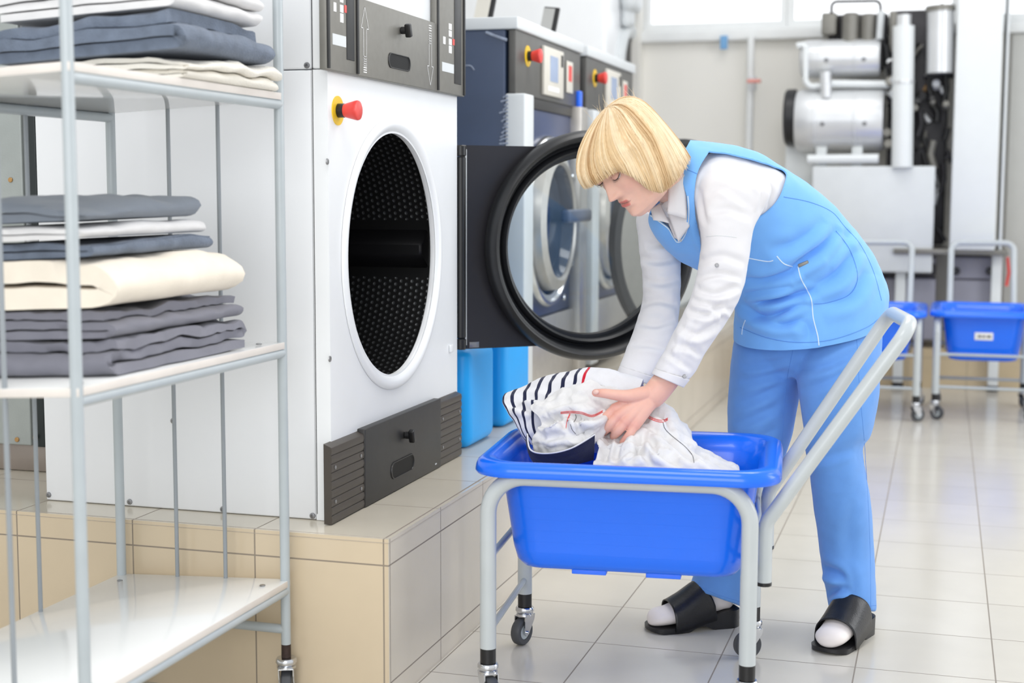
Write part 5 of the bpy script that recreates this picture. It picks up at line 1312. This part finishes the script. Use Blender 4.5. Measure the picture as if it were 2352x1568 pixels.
# ---- trousers
tr = MB()
LN = [(1812, 745, 2024, 725, 3.42, .105), (1826, 800, 2026, 790, 3.40, .115), (1830, 860, 2022, 860, 3.38, .115), (1838, 930, 2016, 935, 3.37, .108), (1846, 990, 2000, 1000, 3.365, .095), (1852, 1040, 1982, 1030, 3.365, .084), (1862, 1100, 1990, 1090, 3.375, .082), (1872, 1180, 2002, 1170, 3.39, .080), (1882, 1260, 2008, 1255, 3.41, .076), (1893, 1330, 2011, 1330, 3.405, .078), (1905, 1398, 2013, 1404, 3.402, .078)]
LF = [(1694, 745, 1850, 745, 3.46, .130), (1684, 800, 1846, 810, 3.46, .132), (1678, 860, 1840, 870, 3.455, .118), (1672, 930, 1832, 930, 3.45, .106), (1673, 1000, 1818, 1000, 3.44, .096), (1672, 1060, 1800, 1060, 3.43, .084), (1655, 1140, 1780, 1140, 3.42, .080), (1628, 1220, 1752, 1230, 3.40, .076), (1602, 1290, 1722, 1310, 3.385, .072), (1583, 1350, 1703, 1392, 3.37, .070)]
add_loft(tr, loft_rows([(1697, 735, 2024, 735, 3.42, .125), (1690, 790, 2022, 790, 3.42, .120), (1720, 835, 1960, 835, 3.42, .10), (1780, 866, 1880, 866, 3.42, .06)], 5, 48))
rN = loft_rows(LN, 6, 48); rF = loft_rows(LF, 6, 48)
add_loft(tr, rN); add_loft(tr, rF)
pme = remesh(tr, .0048, 5, .5)
PC = [([(1700, 880), (1750, 868), (1815, 850)], .004, 10), ([(1690, 930), (1740, 912), (1800, 880)], .004, 10), ([(1685, 975), (1730, 960), (1790, 930)], .004, 10), ([(1700, 840), (1760, 836), (1820, 820)], .003, 9), ([(1830, 850), (1900, 840), (1980, 800)], .004, 10), ([(1840, 900), (1910, 870), (1960, 840)], .0035, 10), ([(1880, 1300), (1925, 1318), (1950, 1345)], .010, 10), ([(1895, 1368), (1925, 1352), (1955, 1356)], .009, 9), ([(1940, 1290), (1960, 1330), (1955, 1380)], .003, 9), ([(1690, 1015), (1740, 1010), (1790, 980)], .003, 9),
      ([(1862, 1060), (1900, 1050), (1960, 1030)], .003, 10), ([(1960, 1150), (1950, 1230), (1960, 1300)], .0025, 14)]
crease(pme, [(l, d*1.5, w) for l, d, w in PC], .002, 14)
# open the hems: cut off below the slanted hem planes
PANTS = finish(pme, 'trousers', K_pants, PER)
bp_ = bvh_of(PANTS)
for pts in ([(1968, 780), (1975, 900), (1985, 1010), (1992, 1120), (1998, 1250), (2000, 1398)], [(1822, 800), (1806, 880), (1800, 960), (1794, 1040)], [(1906, 1385), (1950, 1392), (2012, 1390)], [(1588, 1335), (1640, 1362), (1703, 1382)]):
    lay(bp_, pts, .0006, K_seam, 'stitched_seam', PANTS, .0)
# ---- socks and black mules
def foot(toe, d, L, lift, toeY):
    d = Vector((d[0], d[1], 0)).normalized(); F = Matrix(((d.x, -d.y, 0, toe.x), (d.y, d.x, 0, toe.y), (0, 0, 1, 0), (0, 0, 0, 1)))   # x toward the toe, 0 = toe tip
    # foot / sock
    mb = MB(); rows = []
    prof = [(-.006, .006, .022, .008), (-.011, .022, .024, .015), (-.026, .035, .028, .020), (-.055, .038, .031, .022), (-.085, .038, .039, .028), (-.115, .034, .048, .036), (-.145, .031, .060, .042), (-.17, .030, .070, .044), (-.195, .029, .072, .042), (-.215, .024, .069, .036), (-.226, .012, .066, .025)]
    for x, w, zc_, h in [tuple(r) for r in catmull([p for p in prof], 4)]:
        zb = .013+.030*min(1, max(0, (-x-.08)/.12))
        rows.append([F @ Vector((x*L/.24, w*math.cos(2*PI*k/32), max(zb, zc_+h*math.sin(2*PI*k/32)+.004))) for k in range(32)])
    add_loft(mb, rows)
    an = F @ Vector((-.185*L/.24, 0, .07)); mb.tube([an, an+Vector((0, 0, .025)), an+Vector((0, 0, .045))], [.029, .027, .025], 24)
    sme_ = remesh(mb, .004, 5); so_ = finish(sme_, 'sock', K_sock, PER)
    # sole
    mb = MB(); n = 40; top = []; bo = []
    def half(x): 
        t = -x/.24; return .044*(max(0, 1-(2*max(0, .16-t)/.32)**2))**.5*(1-.22*min(1, max(0, (t-.3)/.3)))*(1 if t < .86 else max(0, 1-((t-.86)/.155)**2)**.5)
    xs_ = [-.0005-.239*i/n for i in range(n+1)]
    P = []
    for x in xs_:
        w = max(.003, half(x)); zt_ = .013+.030*min(1, max(0, (-x-.07)/.13)); zb_ = 0 if (-x < .10 or -x > .165) else .011*math.sin(PI*(-x-.10)/.065)
        z_up = .006*max(0, 1-(-x)/.03)
        P.append([F @ Vector((x*L/.24, w, zb_+z_up)), F @ Vector((x*L/.24, w*1.03, zt_)), F @ Vector((x*L/.24, -w*1.03, zt_)), F @ Vector((x*L/.24, -w, zb_+z_up))])
    add_loft(mb, P); sl = mb.build('slipper', K_leather, PER, angle=50)
    # upper: band over the instep, open at toe and heel
    P = []
    m = 22
    for i in range(19):
        s_ = i/18; row = []
        for j in range(m+1):
            ph = PI*j/m; bow = math.sin(ph)
            x = -(.052-.012*bow)-s_*(.105-.030*bow+.0*s_); x = -(.060-.004*bow) - s_*(.108-.034*bow)
            w = .0475-.004*s_; hh = interp(-x, [.03, .06, .09, .12, .15, .18], [.058, .068, .084, .104, .120, .126])
            zb = .004+.030*min(1, max(0, (-x-.07)/.13))
            row.append(F @ Vector((x*L/.24, -w*math.cos(ph), zb+(hh-zb)*bow**.5)))
        P.append(row)
    mb = MB(); mb.grid(P); up = mb.build('upper', K_leather, sl); k_ = up.modifiers.new('t', 'SOLIDIFY'); k_.thickness = .003; k_.offset = 1
    return sl
t1 = onz(1483, 1448); h1 = onz(1688, 1432); foot(t1, (t1-h1), .232, 0, 0)
t2 = onz(1893, 1503); foot(t2, (-.33, -.94), .235, 0, 0)
# ------------------------------------------------------------------ washing in the tub
K_navy = cloth_mat('navy_jersey', (36, 40, 66), .3)
M_redth = mat('red_thread', (226, 84, 84), .7)
M_blkth = mat('black_thread', (40, 38, 48), .7)
def drape(name, ctrl, m, label, cat, group, creases=(), amp=.004, sc=16, seed=0, th=.0022, nu=22, parent=None, ridge=0.0):
    rows = [[np.array(tuple(at(*c))) for c in r] for r in ctrl]
    R1 = [catmull(r, nu) for r in rows]           # along the rows
    cols = [catmull([r[j] for r in R1], nu) for j in range(len(R1[0]))]
    nR, nC = len(cols[0]), len(cols)
    vs = [Vector(cols[j][i]) for i in range(nR) for j in range(nC)]
    fs = [(i*nC+j, i*nC+j+1, (i+1)*nC+j+1, (i+1)*nC+j) for i in range(nR-1) for j in range(nC-1)]
    me = bpy.data.meshes.new(name); me.from_pydata(vs, [], fs)
    v, n = mesh_np(me); flip = ((v-np.array(EYE))*n).sum(1).mean() > 0
    if flip: me.flip_normals(); v, n = mesh_np(me)
    d = np.zeros(len(v))
    for i, p in enumerate(v):
        q = Vector(p)*sc+Vector((seed*7.7, seed*3.1, 0))
        d[i] = amp*(noise.noise(q)+.6*noise.noise(q*2.1)+.35*noise.noise(q*4.3))
        if ridge: d[i] += ridge*(noise.ridged_multi_fractal(q*.8, .9, 2.1, 3, 1.0, 2.0)-1.2)
    v = v+n*d[:, None]; me.vertices.foreach_set('co', v.ravel()); me.update()
    if creases: crease(me, [(l, d_*2.3, w_) for l, d_, w_ in creases])
    ua = me.attributes.new('uvw', 'FLOAT_VECTOR', 'POINT')
    ua.data.foreach_set('vector', np.array([[j/(nC-1), i/(nR-1), 0] for i in range(nR) for j in range(nC)]).ravel())
    if parent is None:
        v, n = mesh_np(me); loc = Vector(((v[:, 0].min()+v[:, 0].max())/2, (v[:, 1].min()+v[:, 1].max())/2, v[:, 2].min()))
        me.transform(Matrix.Translation(-loc)); me.materials.append(m); me.polygons.foreach_set('use_smooth', [True]*len(me.polygons))
        o = bpy.data.objects.new(name, me); COL.objects.link(o); o.location = loc; tag(o, label, cat, group)
    else: o = finish(me, name, m, parent)
    k_ = o.modifiers.new('t', 'SOLIDIFY'); k_.thickness = th; k_.offset = -1
    return o
K_strip = cloth_mat('white_cotton_with_navy_stripes', (224, 224, 228), .2)
nt = K_strip.node_tree; b = nt.nodes['Principled BSDF']; base = b.inputs['Base Color'].links[0].from_socket
a_ = N(nt, 'ShaderNodeAttribute', attribute_name='uvw'); sp = N(nt, 'ShaderNodeSeparateXYZ'); nt.links.new(a_.outputs['Vector'], sp.inputs[0])
uu_ = mth(nt, 'ADD', sp.outputs[0], mth(nt, 'MULTIPLY', sp.outputs[1], -.06))
NS = 10.4
fr = mth(nt, 'FRACT', mth(nt, 'ADD', mth(nt, 'MULTIPLY', uu_, NS), .3)); st = mth(nt, 'LESS_THAN', fr, .30)
st = mth(nt, 'MULTIPLY', st, mth(nt, 'LESS_THAN', uu_, .585))
rd = mth(nt, 'MULTIPLY', mth(nt, 'GREATER_THAN', uu_, .622), mth(nt, 'LESS_THAN', uu_, .645))
mx = N(nt, 'ShaderNodeMix', data_type='RGBA'); nt.links.new(st, mx.inputs[0]); nt.links.new(base, mx.inputs[6]); mx.inputs[7].default_value = lin((34, 38, 66))+(1,)
mx2 = N(nt, 'ShaderNodeMix', data_type='RGBA'); nt.links.new(rd, mx2.inputs[0]); nt.links.new(mx.outputs[2], mx2.inputs[6]); mx2.inputs[7].default_value = lin((196, 30, 52))+(1,)
nt.links.new(mx2.outputs[2], b.inputs['Base Color'])
GW = 'washing in the front cart'
drape('striped_shirt', [
    [(1215, 985, 3.09), (1262, 955, 3.11), (1330, 935, 3.12), (1400, 935, 3.12), (1490, 950, 3.12)],
    [(1195, 915, 3.06), (1250, 880, 3.07), (1320, 862, 3.07), (1390, 862, 3.07), (1480, 885, 3.06)],
    [(1166, 903, 3.01), (1235, 872, 3.02), (1310, 855, 3.02), (1380, 845, 3.02), (1478, 870, 3.02)],
    [(1153, 920, 2.97), (1215, 905, 2.97), (1290, 886, 2.97), (1365, 876, 2.98), (1465, 900, 2.99)],
    [(1168, 950, 2.94), (1210, 945, 2.93), (1270, 935, 2.94), (1350, 925, 2.96), (1440, 930, 2.98)],
    [(1188, 985, 2.93), (1212, 985, 2.92), (1270, 980, 2.93), (1350, 975, 2.95), (1430, 980, 2.97)],
    [(1208, 1015, 2.94), (1232, 1025, 2.93), (1280, 1035, 2.93), (1350, 1040, 2.95), (1420, 1040, 2.97)]],
    K_strip, 'white navy-striped shirt with one red stripe on top of the washing', 'shirt', GW,
    [([(1160, 930), (1190, 930), (1225, 945)], .004, 8), ([(1240, 905), (1300, 885), (1350, 870)], .003, 8), ([(1175, 925), (1215, 912), (1260, 915)], .004, 7)], .0035, 18, 1, ridge=.002)
ws = drape('white_tunic', [
    [(1250, 985, 2.97), (1290, 950, 2.98), (1345, 930, 2.99), (1415, 930, 2.985), (1440, 950, 2.985)],
    [(1236, 925, 2.95), (1290, 896, 2.955), (1346, 874, 2.955), (1400, 884, 2.955), (1450, 905, 2.96)],
    [(1219, 938, 2.915), (1275, 925, 2.905), (1342, 905, 2.92), (1400, 915, 2.935), (1445, 930, 2.945)],
    [(1240, 962, 2.89), (1285, 955, 2.875), (1345, 940, 2.88), (1400, 940, 2.925), (1425, 950, 2.935)],
    [(1226, 990, 2.87), (1280, 985, 2.855), (1336, 968, 2.86), (1388, 965, 2.89), (1400, 975, 2.92)],
    [(1216, 1012, 2.862), (1262, 1018, 2.835), (1318, 1008, 2.835), (1364, 990, 2.865), (1388, 995, 2.90)],
    [(1222, 1042, 2.86), (1262, 1046, 2.84), (1312, 1038, 2.838), (1358, 1020, 2.865), (1380, 1020, 2.90)]],
    K_white, 'bunched white garment with red stitching and a navy band, gripped by her hand', 'garment', GW,
    [([(1255, 935), (1300, 920), (1350, 915)], .004, 9), ([(1290, 945), (1340, 962), (1390, 945)], .007, 8), ([(1240, 985), (1285, 960), (1300, 990)], .005, 9), ([(1300, 985), (1330, 1000), (1360, 985)], .007, 8), ([(1318, 965), (1330, 985), (1345, 1010)], .005, 7), ([(1245, 1010), (1290, 1000), (1330, 1012)], .004, 8), ([(1230, 965), (1260, 970), (1290, 950)], .003, 8)], .007, 17, 2, ridge=.008)
bw = bvh_of(ws)
drape('navy_band', [[(1210, 995, 2.862), (1219, 1032, 2.838), (1258, 1040, 2.815), (1312, 1028, 2.814), (1367, 996, 2.842)],
                    [(1207, 1012, 2.870), (1217, 1046, 2.842), (1260, 1054, 2.820), (1314, 1046, 2.820), (1366, 1024, 2.848)],
                    [(1212, 1030, 2.885), (1226, 1062, 2.865), (1264, 1070, 2.850), (1316, 1068, 2.850), (1364, 1056, 2.87)]], K_navy, '', '', '', amp=.0015, parent=ws)
P = [at(*q) for q in [tuple(r) for r in catmull([(1211, 996, 2.858), (1219, 1033, 2.834), (1258, 1041, 2.811), (1312, 1029, 2.810), (1367, 997, 2.838)], 10)]]
mb = MB(); mb.tube(P, .0016, 8); mb.build('white_piping', K_white, ws)
sw = drape('white_sheet', [
    [(1395, 1010, 2.99), (1450, 985, 3.02), (1500, 975, 3.04), (1560, 985, 3.06), (1620, 1025, 3.07), (1690, 1070, 3.08)],
    [(1385, 1000, 2.94), (1440, 965, 2.97), (1520, 926, 3.0), (1562, 962, 3.01), (1615, 1028, 3.01), (1690, 1068, 3.02)],
    [(1378, 1015, 2.90), (1432, 1000, 2.915), (1500, 958, 2.95), (1555, 985, 2.96), (1620, 1045, 2.95), (1700, 1076, 2.95)],
    [(1372, 1040, 2.86), (1426, 1030, 2.86), (1495, 1010, 2.88), (1565, 1030, 2.885), (1635, 1068, 2.88), (1705, 1090, 2.88)],
    [(1362, 1062, 2.82), (1425, 1060, 2.81), (1500, 1056, 2.81), (1575, 1066, 2.815), (1640, 1082, 2.82), (1705, 1100, 2.83)],
    [(1362, 1105, 2.80), (1425, 1105, 2.79), (1500, 1108, 2.79), (1575, 1112, 2.79), (1640, 1118, 2.80), (1705, 1125, 2.81)]],
    K_white, 'loose white sheet heaped on the right of the cart, thin black seam and red stitching', 'sheet', GW,
    [([(1480, 985), (1470, 1020), (1440, 1062)], .007, 10), ([(1405, 1000), (1395, 1030), (1388, 1062)], .008, 9), ([(1430, 1000), (1418, 1030), (1412, 1062)], .005, 8), ([(1520, 985), (1550, 1020), (1600, 1060)], .006, 10), ([(1490, 1000), (1510, 1035), (1560, 1065)], .005, 9), ([(1500, 945), (1530, 960), (1545, 990)], .006, 9), ([(1475, 970), (1500, 985), (1530, 1010)], .004, 8), ([(1460, 1020), (1480, 1045), (1500, 1065)], .004, 8), ([(1560, 1000), (1600, 1040), (1660, 1070)], .004, 8)], .007, 15, 3, ridge=.008)
bsw = bvh_of(sw)
def stitch(bv, pts, parent, wpx=4.0):
    R = catmull(pts, 10); up = [(q[0], q[1]-wpx/2) for q in R]; dn = [(q[0], q[1]+wpx/2) for q in R]
    for L_ in (up, dn): lay(bv, L_[::3]+[L_[-1]], .00055, M_redth, 'red_stitching', parent, .0006)
    zz_ = []
    for i in range(len(R)-1): zz_ += [up[i], dn[i]]
    P = []
    for q in zz_:
        h = bv.ray_cast(EYE, ray(*q).normalized())[0]
        if h is not None: P.append(h-fw*.0006)
    if len(P) > 3: mb = MB(); mb.tube(P, .0004, 5); mb.build('red_stitching', M_redth, parent)
stitch(bw, [(1288, 948), (1310, 946), (1335, 948), (1360, 955), (1385, 944)], ws); stitch(bw, [(1309, 951), (1303, 965), (1300, 981)], ws)
stitch(bsw, [(1486, 955), (1502, 963), (1520, 967), (1534, 962)], sw, 5)
lay(bw, [(1322, 951), (1323, 960), (1318, 969)], .0006, M_blkth, 'dark_seam', ws, .0005); lay(bw, [(1310, 974), (1314, 986), (1322, 996)], .0006, M_blkth, 'dark_seam', ws, .0005)
lay(bsw, [(1523, 970), (1528, 985), (1545, 1002), (1572, 1024), (1590, 1045), (1594, 1062)], .0006, M_blkth, 'dark_seam', sw, .0006)
